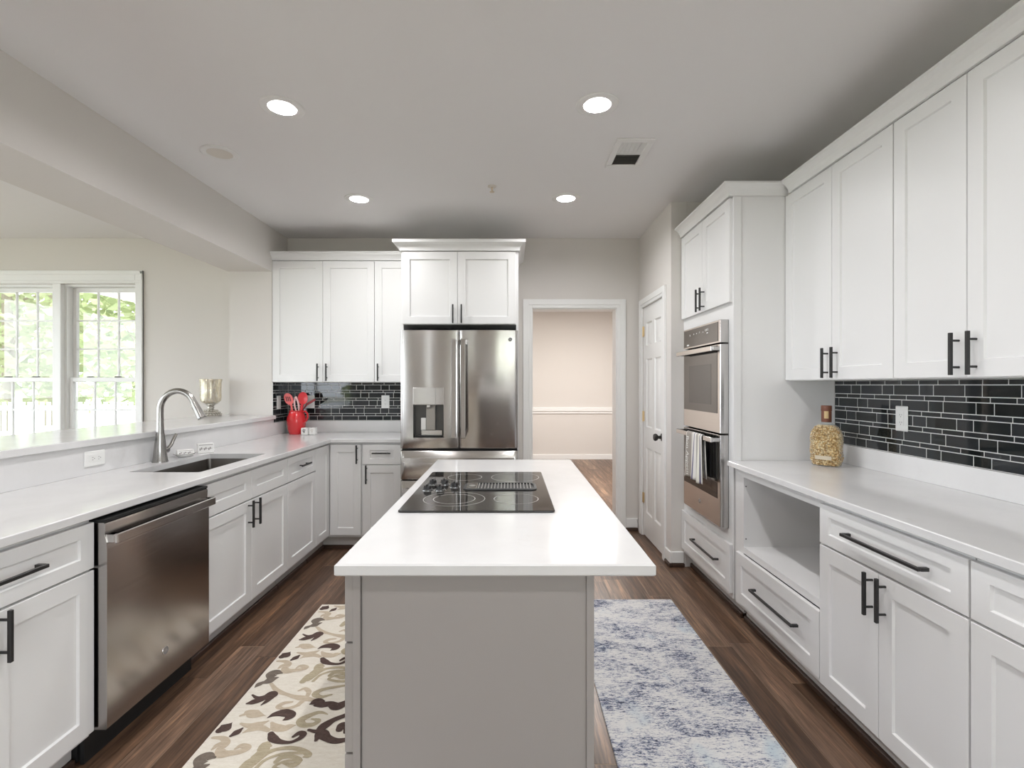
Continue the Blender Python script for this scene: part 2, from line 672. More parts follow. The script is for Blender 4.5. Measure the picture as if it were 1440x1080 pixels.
def grid_wall(mb, us, vs, holes, t0, t1, place, m=0):
    """a wall of thickness t0..t1 with rectangular holes; place(u, v, t) -> xyz"""
    us = sorted(set(us + [h[0] for h in holes] + [h[1] for h in holes]))
    vs = sorted(set(vs + [h[2] for h in holes] + [h[3] for h in holes]))

    def solid(i, j):
        if i < 0 or j < 0 or i >= len(us) - 1 or j >= len(vs) - 1:
            return False
        u, v = (us[i] + us[i + 1]) / 2, (vs[j] + vs[j + 1]) / 2
        return not any(h[0] < u < h[1] and h[2] < v < h[3] for h in holes)

    for i in range(len(us) - 1):
        for j in range(len(vs) - 1):
            if not solid(i, j):
                continue
            a, b, c, d = us[i], us[i + 1], vs[j], vs[j + 1]
            for t in (t0, t1):
                mb.add([place(a, c, t), place(b, c, t), place(b, d, t), place(a, d, t)], [(0, 1, 2, 3)], m)
            for (di, dj, p, q) in ((-1, 0, (a, c), (a, d)), (1, 0, (b, c), (b, d)), (0, -1, (a, c), (b, c)), (0, 1, (a, d), (b, d))):
                if not solid(i + di, j + dj):
                    mb.add([place(*p, t0), place(*q, t0), place(*q, t1), place(*p, t1)], [(0, 1, 2, 3)], m)


def text_geo(txt, size, depth=0.0):
    cu = bpy.data.curves.new('t', 'FONT')
    cu.body = txt
    cu.size = size
    cu.extrude = depth
    cu.align_x = 'CENTER'
    cu.align_y = 'CENTER'
    ob = bpy.data.objects.new('t', cu)
    C.objects.link(ob)
    dg = bpy.context.evaluated_depsgraph_get()
    me = bpy.data.meshes.new_from_object(ob.evaluated_get(dg))
    vs = [v.co.copy() for v in me.vertices]
    fs = [tuple(p.vertices) for p in me.polygons]
    bpy.data.objects.remove(ob)
    bpy.data.curves.remove(cu)
    bpy.data.meshes.remove(me)
    return vs, fs

# ================================================================== setting
CZ = 2.712      # ceiling height
BY = 4.62       # back wall


def struct(o):
    o['kind'] = 'structure'
    return o


mb = MB()
mb.box(-6.2, 2.4, -3.2, 9.3, -0.06, 0.0)
struct(mb.build('floor', FLOOR, origin=(0, 0, 0), smooth=False))

CANS = [(-1.12, 2.442), (0.421, 2.418), (-1.109, 3.643), (0.404, 3.629), (-1.12, 1.15), (0.42, 1.15), (-1.12, -0.2), (0.42, -0.2)]  # last four are unseen, assumed along the same rows to light the room
mb = MB()
holes = [[(x + 0.066 * math.cos(2 * PI * k / 28), y + 0.066 * math.sin(2 * PI * k / 28)) for k in range(28)] for x, y in CANS]
b_ = fill([[(-6.2, -3.2), (2.4, -3.2), (2.4, BY + 0.08), (-6.2, BY + 0.08)]] + holes, CZ)
mb.bm(b_)
b_.free()
mb.box(-6.2, 2.4, -3.2, BY + 0.08, CZ + 0.12, CZ + 0.2)
mb.box(-6.2, 2.4, BY + 0.08, 9.3, CZ, CZ + 0.2)
struct(mb.build('ceiling', CEIL, origin=(0, 0, CZ), smooth=False))

DOORWAY = (0.198, 0.985, 0.0, 2.062)
WIN = (-4.94, -3.474, 0.52, 2.29)
mb = MB()
grid_wall(mb, [-6.2, 1.193], [0, CZ], [WIN, DOORWAY], BY, BY + 0.16, lambda u, v, t: (u, t, v))
struct(mb.build('wall_back', WALL, smooth=False))

mb = MB()
grid_wall(mb, [-3.0, BY], [0, CZ], [(-1.5, 4.0, 0.15, 2.45)], -6.2, -6.05, lambda u, v, t: (t, u, v))  # unseen opening, enlarged to brighten the side room
struct(mb.build('wall_left', WALL, smooth=False))
mb = MB()
grid_wall(mb, [-6.05, 1.88], [0, CZ], [(0.15, 1.7, 0.05, 2.3), (-2.02, -1.94, 0.05, 2.5), (-1.78, -1.71, 0.05, 2.5), (-5.7, -3.9, 0.1, 2.35)], -3.15, -3.0, lambda u, v, t: (u, t, v))  # two narrow slits added to put bright streaks in the refrigerator's reflection
struct(mb.build('wall_front', WALL, smooth=False))
mb = MB()
grid_wall(mb, [-3.15, 3.70], [0, CZ], [(-2.8, -1.3, 0.05, 2.35)], 1.88, 2.0, lambda u, v, t: (t, u, v))  # unseen opening added to brighten the sink-side base doors
struct(mb.build('wall_right', WALL, smooth=False))

# pantry: wall with the panelled door, and its return beside the oven cabinet
PD = (3.884, 4.49, 0.0, 2.043)
mb = MB()
grid_wall(mb, [3.70, BY], [0, CZ], [PD], 1.193, 1.31, lambda u, v, t: (t, u, v))
struct(mb.build('wall_pantry', WALL, smooth=False))
mb = MB().box(1.312, 2.0, 3.702, 3.81, 0, CZ)
struct(mb.build('wall_return', WALL, smooth=False))
mb = MB().box(1.312, 2.0, BY - 0.001, BY + 0.1, 0, CZ)
struct(mb.build('wall_closet', WALL, smooth=False))

# bulkhead beam over the bar, its stub wall, and the low wall under the bar
mb = MB().box(-2.45, -2.07, -3.0, BY, 2.335, CZ)
struct(mb.build('beam', WALL, smooth=False))
mb = MB().box(-2.44, -2.07, 4.316, BY, 0, 2.335)
struct(mb.build('wall_stub', WALL, smooth=False))
mb = MB().box(-2.19, -2.072, 0.2, 4.315, 0, 1.052)
struct(mb.build('wall_low', WALL, smooth=False))

# passage beyond the doorway
mb = MB().box(-0.4, 2.4, 9.04, 9.2, 0, CZ)
struct(mb.build('wall_far', WALL, smooth=False))
mb = MB().box(-0.55, -0.4, BY + 0.16, 9.2, 0, CZ)
struct(mb.build('wall_passage', WALL, smooth=False))
mb = MB().box(2.4, 2.55, BY + 0.1, 9.2, 0, CZ)
struct(mb.build('wall_passage', WALL, smooth=False))
mb = MB()
mb.box(-0.4, 2.4, 9.02, 9.04, 0, 0.09, 0.004)
struct(mb.build('baseboard_far', TRIM))
mb = MB()
mb.box(-0.4, 2.4, 9.022, 9.04, 0.83, 0.87, 0.004)
mb.box(-0.4, 2.4, 9.005, 9.04, 0.87, 0.945, 0.008)
struct(mb.build('trim_1', TRIM))
area('lamp_passage', (1.05, 6.8, CZ - 0.03), (0, 0, 0), 0.9, 85, (1.0, 0.96, 0.92), shape='DISK')


def casing(mb, u0, u1, z1, w, place, t=0.018, z0=0.0):
    """door casing with a stepped face; place(u0,u1,t0,t1,z0,z1) adds a box"""
    for a, b, c, d in ((u0 - w, u0, z0, z1 + w), (u1, u1 + w, z0, z1 + w), (u0, u1, z1, z1 + w)):
        place(a, b, 0, t * 0.7, c, d)
    for a, b, c, d in ((u0 - w, u0 - w * 0.35, z0, z1 + w), (u1 + w * 0.35, u1 + w, z0, z1 + w), (u0 - w * 0.35, u1 + w * 0.35, z1 + w * 0.35, z1 + w)):
        place(a, b, t * 0.7, t, c, d)


mb = MB()
casing(mb, 0.198, 0.985, 2.062, 0.082, lambda a, b, t0, t1, c, d: mb.box(a, b, BY - t1, BY - t0, c, d, 0.002))
# white jamb lining
mb.box(0.198, 0.206, BY, BY + 0.16, 0, 2.062)
mb.box(0.977, 0.985, BY, BY + 0.16, 0, 2.062)
mb.box(0.206, 0.977, BY, BY + 0.16, 2.054, 2.062)
struct(mb.build('trim_2', TRIM))

mb = MB()
casing(mb, PD[0], PD[1], PD[3], 0.075, lambda a, b, t0, t1, c, d: mb.box(1.193 - t1, 1.193 - t0, a, b, c, d, 0.002))
struct(mb.build('trim_3', TRIM))

# pantry door: six raised panels, hinges and a dark knob
mb = MB()
PX = 1.200


def panel_door(mb, y0, y1, z0, z1, x, t, panels):
    ys = sorted({y0, y1} | {p[0] for p in panels} | {p[1] for p in panels})
    zs = sorted({z0, z1} | {p[2] for p in panels} | {p[3] for p in panels})
    for i in range(len(ys) - 1):
        for j in range(len(zs) - 1):
            a, b, c, d = ys[i], ys[i + 1], zs[j], zs[j + 1]
            if not any(p[0] <= a and b <= p[1] and p[2] <= c and d <= p[3] for p in panels):
                mb.add([(x, a, c), (x, b, c), (x, b, d), (x, a, d)], [(0, 1, 2, 3)])
    for a, b, c, d in panels:
        def R(k, dx):
            return [(x + dx, a + k, c + k), (x + dx, b - k, c + k), (x + dx, b - k, d - k), (x + dx, a + k, d - k)]
        mb.loft([R(0, 0), R(0.010, 0.010), R(0.022, 0.010), R(0.040, 0.003)], cap1=True)
    mb.loft([[(x + k, y0, z0), (x + k, y1, z0), (x + k, y1, z1), (x + k, y0, z1)] for k in (0, t)], cap1=True)


dy0, dy1 = PD[0] + 0.003, PD[1] - 0.003
st, mid = 0.085, (PD[0] + PD[1]) / 2
pans = []
for a, b in ((dy0 + st, mid - 0.035), (mid + 0.035, dy1 - st)):
    pans += [(a, b, 0.22, 0.80), (a, b, 0.98, 1.58), (a, b, 1.70, 1.90)]
panel_door(mb, dy0, dy1, 0.012, PD[3] - 0.003, PX, 0.035, pans)
door = struct(mb.build('door_1', TRIM, origin=(PX, mid, 0)))
for z in (0.34, 1.07, 1.83):
    h = MB()
    h.box(-0.0035, 0.0, dy1 - mid - 0.030, dy1 - mid, z - 0.045, z + 0.045, 0.001)
    h.lathe([(0.006, -0.046), (0.006, 0.046)], (-0.006, dy1 - mid + 0.002, z), 10)
    tag(h.build('hinge', BRASS, door), 'brass hinge')
k = MB()
kz, ky = 0.936, dy0 + 0.055 - mid
k.lathe([(0.030, 0.0), (0.030, 0.006), (0.014, 0.010), (0.012, 0.030), (0.026, 0.042), (0.030, 0.055), (0.024, 0.066), (0.0, 0.070)], (0, 0, 0), 24, cap1=False)
k.xform(Matrix.Translation((0, ky, kz)) @ Matrix.Rotation(-PI / 2, 4, 'Y'))
tag(k.build('knob', BRONZE, door), 'dark round door knob')


def base(name, segs):
    mb = MB()
    for s in segs:
        mb.box(*s, 0.004)
    return struct(mb.build(name, TRIM))


base('baseboard_back', [(1.068, 1.178, BY - 0.016, BY, 0.03, 0.115)])
base('baseboard_pantry', [(1.178, 1.193, 3.686, 3.808, 0.03, 0.115), (1.193, 1.285, 3.686, 3.702, 0.03, 0.115)])
base('baseboard_left', [(-6.05, -2.45, BY - 0.016, BY, 0.0, 0.115)])
mb = MB()
mb.box(1.068, 1.178, BY - 0.026, BY, 0, 0.028, 0.004)
mb.box(1.172, 1.193, 3.680, 3.80, 0, 0.028, 0.004)
mb.box(1.193, 1.29, 3.680, 3.702, 0, 0.028, 0.004)
struct(mb.build('trim_4', SHOE))

# ------------------------------------------------------------------ windows
mb = MB()
x0, x1, z0, z1 = WIN
w = 0.07
for a, b, c, d in ((x0 - w, x0, z0 - 0.02, z1 + 0.115), (x1, x1 + w, z0 - 0.02, z1 + 0.115), (x0, x1, z1, z1 + 0.115)):
    mb.box(a, b, BY - 0.016, BY, c, d, 0.003)
mb.box(x0 - w, x1 + w, BY - 0.024, BY, z1 + 0.085, z1 + 0.12, 0.004)
mb.box(x0 - w, x1 + w, BY - 0.022, BY, z1 + 0.012, z1 + 0.03, 0.004)
mb.box(x1 + w - 0.022, x1 + w, BY - 0.024, BY, z0, z1 + 0.115, 0.004)
mb.box(x0 - w - 0.03, x1 + w + 0.03, BY - 0.05, BY, z0 - 0.05, z0 - 0.02, 0.004)
mb.box(-4.245, -4.165, BY - 0.012, BY + 0.14, z0, z1, 0.004)
struct(mb.build('trim_5', TRIM))
for n, (a, b) in enumerate(((-4.94, -4.245), (-4.165, -3.474))):
    mb = MB()
    for q in ((a, a + 0.02, z0, z1), (b - 0.02, b, z0, z1), (a + 0.02, b - 0.02, z0, z0 + 0.02), (a + 0.02, b - 0.02, z1 - 0.02, z1)):
        mb.box(q[0], q[1], BY + 0.03, BY + 0.15, q[2], q[3])
    win = struct(mb.build('window_%d' % (n + 1), TRIM, origin=((a + b) / 2, BY, z0)))
    ox, oz = (a + b) / 2, z0
    zm = 1.40
    for (lo, hi, yy, rows) in ((zm - 0.02, z1 - 0.02, 0.095, 3), (z0 + 0.02, zm + 0.022, 0.055, 3)):
        s = MB()
        fa, fb, r = a + 0.02 - ox, b - 0.02 - ox, 0.034
        lo_, hi_ = lo - oz, hi - oz
        s.box(fa, fa + r, yy, yy + 0.035, lo_, hi_, 0.003)
        s.box(fb - r, fb, yy, yy + 0.035, lo_, hi_, 0.003)
        s.box(fa + r, fb - r, yy, yy + 0.035, lo_, lo_ + 0.042, 0.003)
        s.box(fa + r, fb - r, yy, yy + 0.035, hi_ - 0.042, hi_, 0.003)
        ga, gb, gl, gh = fa + r, fb - r, lo_ + 0.042, hi_ - 0.042
        for i in (1, 2):
            xx = ga + (gb - ga) * i / 3
            s.box(xx - 0.008, xx + 0.008, yy + 0.008, yy + 0.026, gl, gh, 0.002)
            zz = gl + (gh - gl) * i / rows
            s.box(ga, gb, yy + 0.009, yy + 0.025, zz - 0.008, zz + 0.008, 0.002)
        sash = s.build('sash', TRIM, win)
        g = MB().box(ga, gb, yy + 0.016, yy + 0.018, gl, gh)
        g.build('pane', PANE, sash)
        if yy < 0.06:
            for fx in (0.3, 0.7):
                l = MB().box(fa + (fb - fa) * fx - 0.03, fa + (fb - fa) * fx + 0.03, yy - 0.004, yy + 0.02, hi_, hi_ + 0.010, 0.003)
                l.build('sash_lock', SLOT, sash)

# unseen glazed openings behind and beside the camera, placed and sized for daylight
mb = MB()
for xx in (0.15, 0.895, 1.64):
    mb.box(xx, xx + 0.06, -3.12, -3.03, 0.05, 2.3)
mb.box(0.15, 1.7, -3.12, -3.03, 2.24, 2.3)
mb.box(0.15, 1.7, -3.12, -3.03, 0.05, 0.13)
struct(mb.build('door_2', TRIM))
mb = MB()
for xx in (-5.7, -4.83, -3.95):
    mb.box(xx, xx + 0.05, -3.12, -3.03, 0.1, 2.35)
for zz in (0.1, 2.3):
    mb.box(-5.7, -3.9, -3.12, -3.03, zz, zz + 0.05)
struct(mb.build('window_3', TRIM))
mb = MB()
for yy in (-1.5, -0.14, 1.22, 2.58, 3.95):
    mb.box(-6.17, -6.08, yy, yy + 0.05, 0.15, 2.45)
for zz in (0.15, 2.4):
    mb.box(-6.17, -6.08, -1.5, 4.0, zz, zz + 0.05)
struct(mb.build('window_4', TRIM))  # unseen window, widened to let more daylight into the side room
mb = MB()
for yy in (-2.8, -2.07, -1.35):
    mb.box(1.90, 1.98, yy, yy + 0.05, 0.05, 2.35)
for zz in (0.05, 2.30):
    mb.box(1.90, 1.98, -2.8, -1.3, zz, zz + 0.05)
struct(mb.build('added_daylight_door', TRIM))  # unseen glazed door, put in to light the lower doors opposite

# ================================================================== outdoors
mb = MB().box(-60, 40, -60, 60, -0.35, -0.3)
struct(mb.build('ground', LAWN, origin=(0, 0, -0.3), smooth=False))
mb = MB().box(-16, -3.2, 4.9, 13.5, -0.3, -0.26)
struct(mb.build('patio', STONE, smooth=False))

f = empty('picket_fence', (-10.5, 12.6, -0.26), 'white fence standing beyond the paved yard outside the window', 'fence')
m_ = MB()
for zz in (0.35, 1.0):
    m_.box(-6, 4, -0.03, 0.03, zz, zz + 0.09)
m_.build('rail', FENCE, f)
m_ = MB()
for i in range(62):
    m_.box(-6 + i * 0.16, -6 + i * 0.16 + 0.09, -0.05, -0.03, 0.08, 1.18)
m_.build('pickets', FENCE, f)
for i in range(6):
    m_ = MB().box(-6.06 + i * 2, -5.94 + i * 2, -0.03, 0.09, 0, 1.28, 0.01)
    m_.build('post', FENCE, f)


def tree(x, y, h, r, seed, label, lm, n=1500):
    rnd = random.Random(seed)
    t = empty('tree', (x, y, -0.3), label, 'tree', 'trees beyond the yard')
    m1 = MB()
    pts = [(0, 0, 0), (0.05, 0.03, h * 0.3), (-0.04, 0.05, h * 0.6), (0.05, 0, h * 0.92)]
    m1.tube(pts, [0.17, 0.14, 0.11, 0.03], 10)
    for k in range(7):
        a = rnd.uniform(0, 2 * PI)
        zz = h * rnd.uniform(0.28, 0.8)
        l = r * rnd.uniform(0.5, 0.9)
        m1.tube([(0, 0, zz), (l * 0.5 * math.cos(a), l * 0.5 * math.sin(a), zz + l * 0.2), (l * math.cos(a), l * math.sin(a), zz + l * 0.5)], [0.05, 0.035, 0.01], 6)
    m1.build('trunk', BARK, t)
    m2 = MB()
    for k in range(n):
        z = h * (0.12 + 0.9 * rnd.random())
        rr = r * (1.05 - 0.55 * abs(z / h - 0.45)) * math.sqrt(rnd.uniform(0.15, 1))
        a = rnd.uniform(0, 2 * PI)
        c = Vector((rr * math.cos(a), rr * math.sin(a), z))
        s = rnd.uniform(0.12, 0.27)
        M = Matrix.Rotation(rnd.uniform(0, 6.28), 3, 'Z') @ Matrix.Rotation(rnd.uniform(-1.2, 1.2), 3, 'X') @ Matrix.Rotation(rnd.uniform(-1, 1), 3, 'Y')
        q = [Vector((-s, 0, 0)), Vector((0, -s * 0.55, 0.02)), Vector((s, 0, 0)), Vector((0, s * 0.55, 0.02))]
        m2.add([c + M @ p for p in q], [(0, 1, 2, 3)])
    m2.build('crown', lm, t, smooth=False)
    return t


TREES = [(-10.6, 14.4, 8, 1.9, 'slim pale tree just behind the fence, at the inner edge of the window'),
         (-14.8, 14.6, 8, 1.9, 'slim leafy tree just behind the fence, in line with the window mullion'),
         (-19.2, 15.2, 9, 1.9, 'slim tree just behind the fence, in the outer part of the window'),
         (-13.2, 19.6, 11, 2.6, 'broad tree of the second row, in line with the inner sash'),
         (-18.9, 20.4, 11, 2.6, 'broad tree of the second row, in line with the outer sash'),
         (-24.6, 21.0, 11, 2.6, 'broad tree at the far end of the second row'),
         (-17.0, 27.5, 14, 3.6, 'tallest tree of the last row behind the yard'),
         (-25.0, 28.5, 14, 3.6, 'wide tree of the last row at the end of the yard')]
for i, (x, y, h, r, lb) in enumerate(TREES):
    tree(x, y, h, r, 11 + i, lb, LEAF[i % 2], 2200)
for i, (x, y) in enumerate(((-5.0, -11.0), (1.6, -11.5))):
    tree(x, y, 6, 1.9, 40 + i, ['tree outside behind the kitchen, beside the house corner', 'tree outside behind the kitchen, in line with the glass door'][i], LEAF[i % 2], 900)

# ================================================================== cabinets
# local frame of a cabinet: x along its width, front at y = 0 facing -y, z up
DT = 0.020      # door thickness


def shaker(name, x0, x1, z0, z1, parent, m=None, stile=0.060, rail=None, lab=None):
    m = m or CAB
    rail = rail or stile
    g = 0.0015
    x0, x1, z0, z1 = x0 + g, x1 - g, z0 + g, z1 - g

    def R(kx, kz, y):
        return [(x0 + kx, y, z0 + kz), (x1 - kx, y, z0 + kz), (x1 - kx, y, z1 - kz), (x0 + kx, y, z1 - kz)]
    mb = MB()
    e = 0.0015
    mb.loft([R(0, 0, -0.0005), R(0, 0, -DT + e), R(e, e, -DT), R(stile, rail, -DT), R(stile + 0.0035, rail + 0.0035, -DT + 0.0085)], cap0=True, cap1=True)
    o = mb.build(name, m, parent, smooth=False)
    if lab:
        o['label'] = lab
    return o


def pull(parent, x, z, length, vert, arch=False, y0=-DT):
    """black bar pull; posts at the very ends when it is an arch pull"""
    mb = MB()
    w, d = 0.0055, 0.036
    h = length / 2
    k = h - (0.006 if arch else 0.028)
    if vert:
        mb.box(x - w, x + w, y0 - d, y0 - d + 0.011, z - h, z + h, 0.0012)
        for s in (-1, 1):
            if arch:
                mb.box(x - w, x + w, y0 - d + 0.011, y0, z + s * k - 0.006, z + s * k + 0.006)
            else:
                mb.lathe([(0.0042, 0.0), (0.0042, d - 0.011)], (x, y0, z + s * k), 10, axis='y')
    else:
        mb.box(x - h, x + h, y0 - d, y0 - d + 0.011, z - w, z + w, 0.0012)
        for s in (-1, 1):
            if arch:
                mb.box(x + s * k - 0.006, x + s * k + 0.006, y0 - d + 0.011, y0, z - w, z + w)
            else:
                mb.lathe([(0.0042, 0.0), (0.0042, d - 0.011)], (x + s * k, y0, z), 10, axis='y')
    return tag(mb.build('handle', BLACK, parent), 'black bar handle')


def cabinet(name, loc, rz, w, depth, z0, z1, label, fronts, kick=True, m=None, group=None):
    """fronts: (kind, x0, x1, z0, z1, handle) with handle = (x, z, length, vertical, arch) or None"""
    m = m or CAB
    root = empty(name, loc, label, 'cabinet', group, rz)
    mb = MB()
    mb.box(0.0008, w - 0.0008, 0.0, depth, z0, z1)
    mb.build('carcass', m, root, smooth=False)
    if kick:
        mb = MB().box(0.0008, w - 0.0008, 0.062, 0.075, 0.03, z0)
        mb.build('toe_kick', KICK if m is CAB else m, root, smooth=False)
        mb = MB().box(0.0008, w - 0.0008, 0.045, 0.062, 0.0, 0.03, 0.004)
        mb.build('shoe_molding', SHOE, root)
    for kind, a, b, c, d, hd in fronts:
        dr = kind == 'drawer'
        o = shaker(kind, a, b, c, d, root, m, 0.055 if dr else 0.060, 0.045 if dr else 0.060)
        if hd:
            pull(o, *hd)
    return root


LR, RR, BR = PI / 2, -PI / 2, 0.0
ZB, ZT = 0.112, 0.882           # base carcass
D0, D1, W0, W1 = 0.130, 0.700, 0.705, 0.868
HV = 0.628                      # centre height of the upright handles on base doors

# --- along the sink wall (facing +X): local x = Y - Ynear
XL = -1.488
cabinet('base_cabinet', (XL, 1.037, 0), LR, 0.720, 0.580, ZB, ZT,
        'white base cabinet with one wide drawer over two doors, beside the dishwasher',
        [('drawer', 0, 0.72, W0, W1, (0.36, 0.79, 0.30, False, True)),
         ('door', 0, 0.36, D0, D1, (0.328, HV, 0.15, True)), ('door', 0.36, 0.72, D0, D1, (0.394, HV, 0.15, True))])
cabinet('sink_cabinet', (XL, 2.366, 0), LR, 0.914, 0.410, ZB, 0.64,
        'white sink base with two doors and two plain false drawer fronts, beside the dishwasher',
        [('false_front', 0, 0.457, W0, W1, None), ('false_front', 0.457, 0.914, W0, W1, None),
         ('door', 0, 0.457, D0, D1, (0.419, HV, 0.15, True)), ('door', 0.457, 0.914, D0, D1, (0.495, HV, 0.15, True))])
sinkcab = bpy.data.objects['sink_cabinet']
mb = MB()
mb.box(0.0008, 0.9132, 0.0, 0.018, 0.64, ZT)
mb.box(0.0008, 0.018, 0.018, 0.58, 0.64, ZT)
mb.box(0.896, 0.9132, 0.018, 0.58, 0.64, ZT)
mb.build('frame', CAB, sinkcab, smooth=False)
cabinet('base_cabinet', (XL, 3.281, 0), LR, 0.472, 0.580, ZB, ZT,
        'narrow white base cabinet with one small drawer over one door, between sink and corner',
        [('drawer', 0, 0.472, W0, W1, (0.236, 0.79, 0.16, False)), ('door', 0, 0.472, D0, D1, None)])
# corner unit: L shaped body with a folding pair of doors
cr = empty('corner_cabinet', (XL, 3.754, 0), 'white inner corner base cabinet with folding full-height door', 'cabinet')
mb = MB()
mb.box(-0.580, 0.0, 0.0008, 0.862, ZB, ZT)
mb.box(0.0008, 0.276, 0.300, 0.862, ZB, ZT)
mb.build('carcass', CAB, cr, smooth=False)
mb = MB()
mb.box(-0.075, -0.062, 0.0, 0.375, 0.03, ZB)
mb.box(-0.062, 0.276, 0.362, 0.375, 0.03, ZB)
mb.build('toe_kick', KICK, cr, smooth=False)
mb = MB()
mb.box(-0.062, -0.045, 0.0, 0.345, 0, 0.03, 0.004)
mb.box(-0.062, 0.276, 0.345, 0.362, 0, 0.03, 0.004)
mb.build('shoe_molding', SHOE, cr)
d = shaker('door', 0.002, 0.278, D0, W1, cr, None, 0.060)
d.rotation_euler = (0, 0, PI / 2)
d.location = (0, 0, 0)
d = shaker('door', 0.024, 0.276, D0, W1, cr, None, 0.060)
d.location = (0, 0.300, 0)
pull(d, 0.247, 0.79, 0.15, True)

# --- under the back counter (facing -Y)
YB = 4.054
cabinet('base_cabinet', (-1.211, YB, 0), BR, 0.325, 0.562, ZB, ZT,
        'narrow white base cabinet with a drawer over a door, beside the refrigerator',
        [('drawer', 0.012, 0.325, W0, W1, (0.169, 0.80, 0.15, False)), ('door', 0.012, 0.325, D0, D1, (0.046, HV, 0.15, True))])

# --- right-hand run (facing -X): local x = Yfar - Y
XR = 1.288
cabinet('base_cabinet', (XR, 2.044, 0), RR, 0.666, 0.588, ZB, ZT,
        'white base cabinet with one wide drawer over two doors, beside the open microwave bay',
        [('drawer', 0, 0.666, W0, W1, (0.357, 0.79, 0.36, False, True)),
         ('door', 0, 0.327, D0, D1, (0.300, 0.620, 0.15, True)), ('door', 0.327, 0.666, D0, D1, (0.360, 0.620, 0.15, True))])
cabinet('base_cabinet', (XR, 1.374, 0), RR, 0.610, 0.588, ZB, ZT,
        'white base cabinet with a drawer over a single door, past the widest drawer',
        [('drawer', 0.0, 0.61, W0, W1, (0.33, 0.79, 0.20, False, True)), ('door', 0.0, 0.61, D0, D1, (0.57, 0.620, 0.15, True))])

# open microwave bay
mc = empty('microwave_cabinet', (XR, 2.850, 0), 'white base cabinet with an empty open microwave bay over one deep drawer', 'cabinet', None, RR)
mb = MB()
wM = 0.803
mb.box(0.001, 0.100, 0.0, 0.588, ZB, ZT)              # far side with its stile
mb.box(wM - 0.018, wM, 0.0, 0.588, ZB, ZT)
mb.box(0.100, wM - 0.018, 0.0, 0.588, 0.422, 0.455)   # shelf
mb.box(0.100, wM - 0.018, 0.0, 0.588, 0.840, ZT)
mb.box(0.100, wM - 0.018, 0.57, 0.588, ZB, 0.840)
mb.box(0.100, wM - 0.018, 0.0, 0.57, ZB, 0.13)
mb.build('carcass', CAB, mc, smooth=False)
for z in (0.50, 0.79):
    mb = MB().lathe([(0.004, 0), (0.004, 0.002)], (0.1005, 0.012, z), 10, axis='x')
    mb.build('screw', SLOT, mc)
mb = MB().box(0.001, wM, 0.062, 0.075, 0.03, ZB)
mb.build('toe_kick', KICK, mc, smooth=False)
mb = MB().box(0.001, wM, 0.045, 0.062, 0, 0.03, 0.004)
mb.build('shoe_molding', SHOE, mc)
o = shaker('drawer', 0.045, wM, 0.140, 0.418, mc, None, 0.060)
pull(o, 0.462, 0.287, 0.39, False, True)

# tall oven cabinet
tc_ = empty('oven_cabinet', (XR, 3.699, 0), 'tall white cabinet that holds the double oven, two doors above and a drawer below', 'cabinet', None, RR)
wT = 0.818
OV = (0.140, 0.760, 0.500, 1.738)
mb = MB()
grid_wall(mb, [0.001, wT], [ZB, 2.44], [OV], 0.0, 0.02, lambda u, v, t: (u, t, v))
mb.box(0.001, 0.019, 0.02, 0.588, ZB, 2.44)
mb.box(wT - 0.018, wT, 0.02, 0.588, ZB, 2.44)
mb.box(0.019, wT - 0.018, 0.02, 0.588, 2.42, 2.44)
mb.box(0.019, wT - 0.018, 0.02, 0.588, 0.47, 0.49)
mb.box(0.019, wT - 0.018, 0.02, 0.588, 1.75, 1.77)
mb.box(0.019, wT - 0.018, 0.57, 0.588, ZB, 2.42)
mb.build('carcass', CAB, tc_, smooth=False)
mb = MB().box(wT, wT + 0.006, 0.0, 0.045, ZB, 2.44, 0.001)
mb.build('stile', CAB, tc_, smooth=False)
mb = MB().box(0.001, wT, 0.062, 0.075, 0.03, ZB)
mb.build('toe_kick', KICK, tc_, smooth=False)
mb = MB().box(0.001, wT, 0.045, 0.062, 0, 0.03, 0.004)
mb.build('shoe_molding', SHOE, tc_)
o = shaker('door', 0.004, 0.405, 1.832, 2.436, tc_)
pull(o, 0.372, 1.912, 0.15, True)
o = shaker('door', 0.405, 0.812, 1.832, 2.436, tc_)
pull(o, 0.440, 1.912, 0.15, True)
o = shaker("drawer", 0.004, 0.816, 0.142, 0.428, tc_)
pull(o, 0.465, 0.287, 0.40, False, True)


def crown(mb, path, h=0.068, p=0.052):
    """crown moulding swept along a plan path; outward is to the right of travel"""
    prof = [(0.0, 0.0), (0.010, 0.0), (0.010, 0.008), (0.014, 0.020), (0.022, 0.034), (0.034, 0.046), (p - 0.006, 0.054), (p, 0.057), (p, h), (0.0, h)]
    n = len(path)
    rings = []
    for o, z in prof:
        ring = []
        for i, q in enumerate(path):
            q = Vector(q[:2])
            t0 = (q - Vector(path[i - 1][:2])).normalized() if i > 0 else None
            t1 = (Vector(path[i + 1][:2]) - q).normalized() if i < n - 1 else None
            n0 = Vector((t0.y, -t0.x)) if t0 else None
            n1 = Vector((t1.y, -t1.x)) if t1 else None
            if n0 is None:
                d = n1
            elif n1 is None:
                d = n0
            else:
                d = (n0 + n1) / (1 + n0.dot(n1))
            ring.append((q.x + d.x * o, q.y + d.y * o, path[0][2] + z))
        rings.append(ring)
    k = len(rings)
    # rings run along the path: make quads between neighbouring profile points
    for i in range(k):
        a, b = rings[i], rings[(i + 1) % k]
        for j in range(n - 1):
            mb.add([a[j], a[j + 1], b[j + 1], b[j]], [(0, 1, 2, 3)])
    for j in (0, n - 1):
        mb.add([r[j] for r in rings], [tuple(range(k))])
    return mb


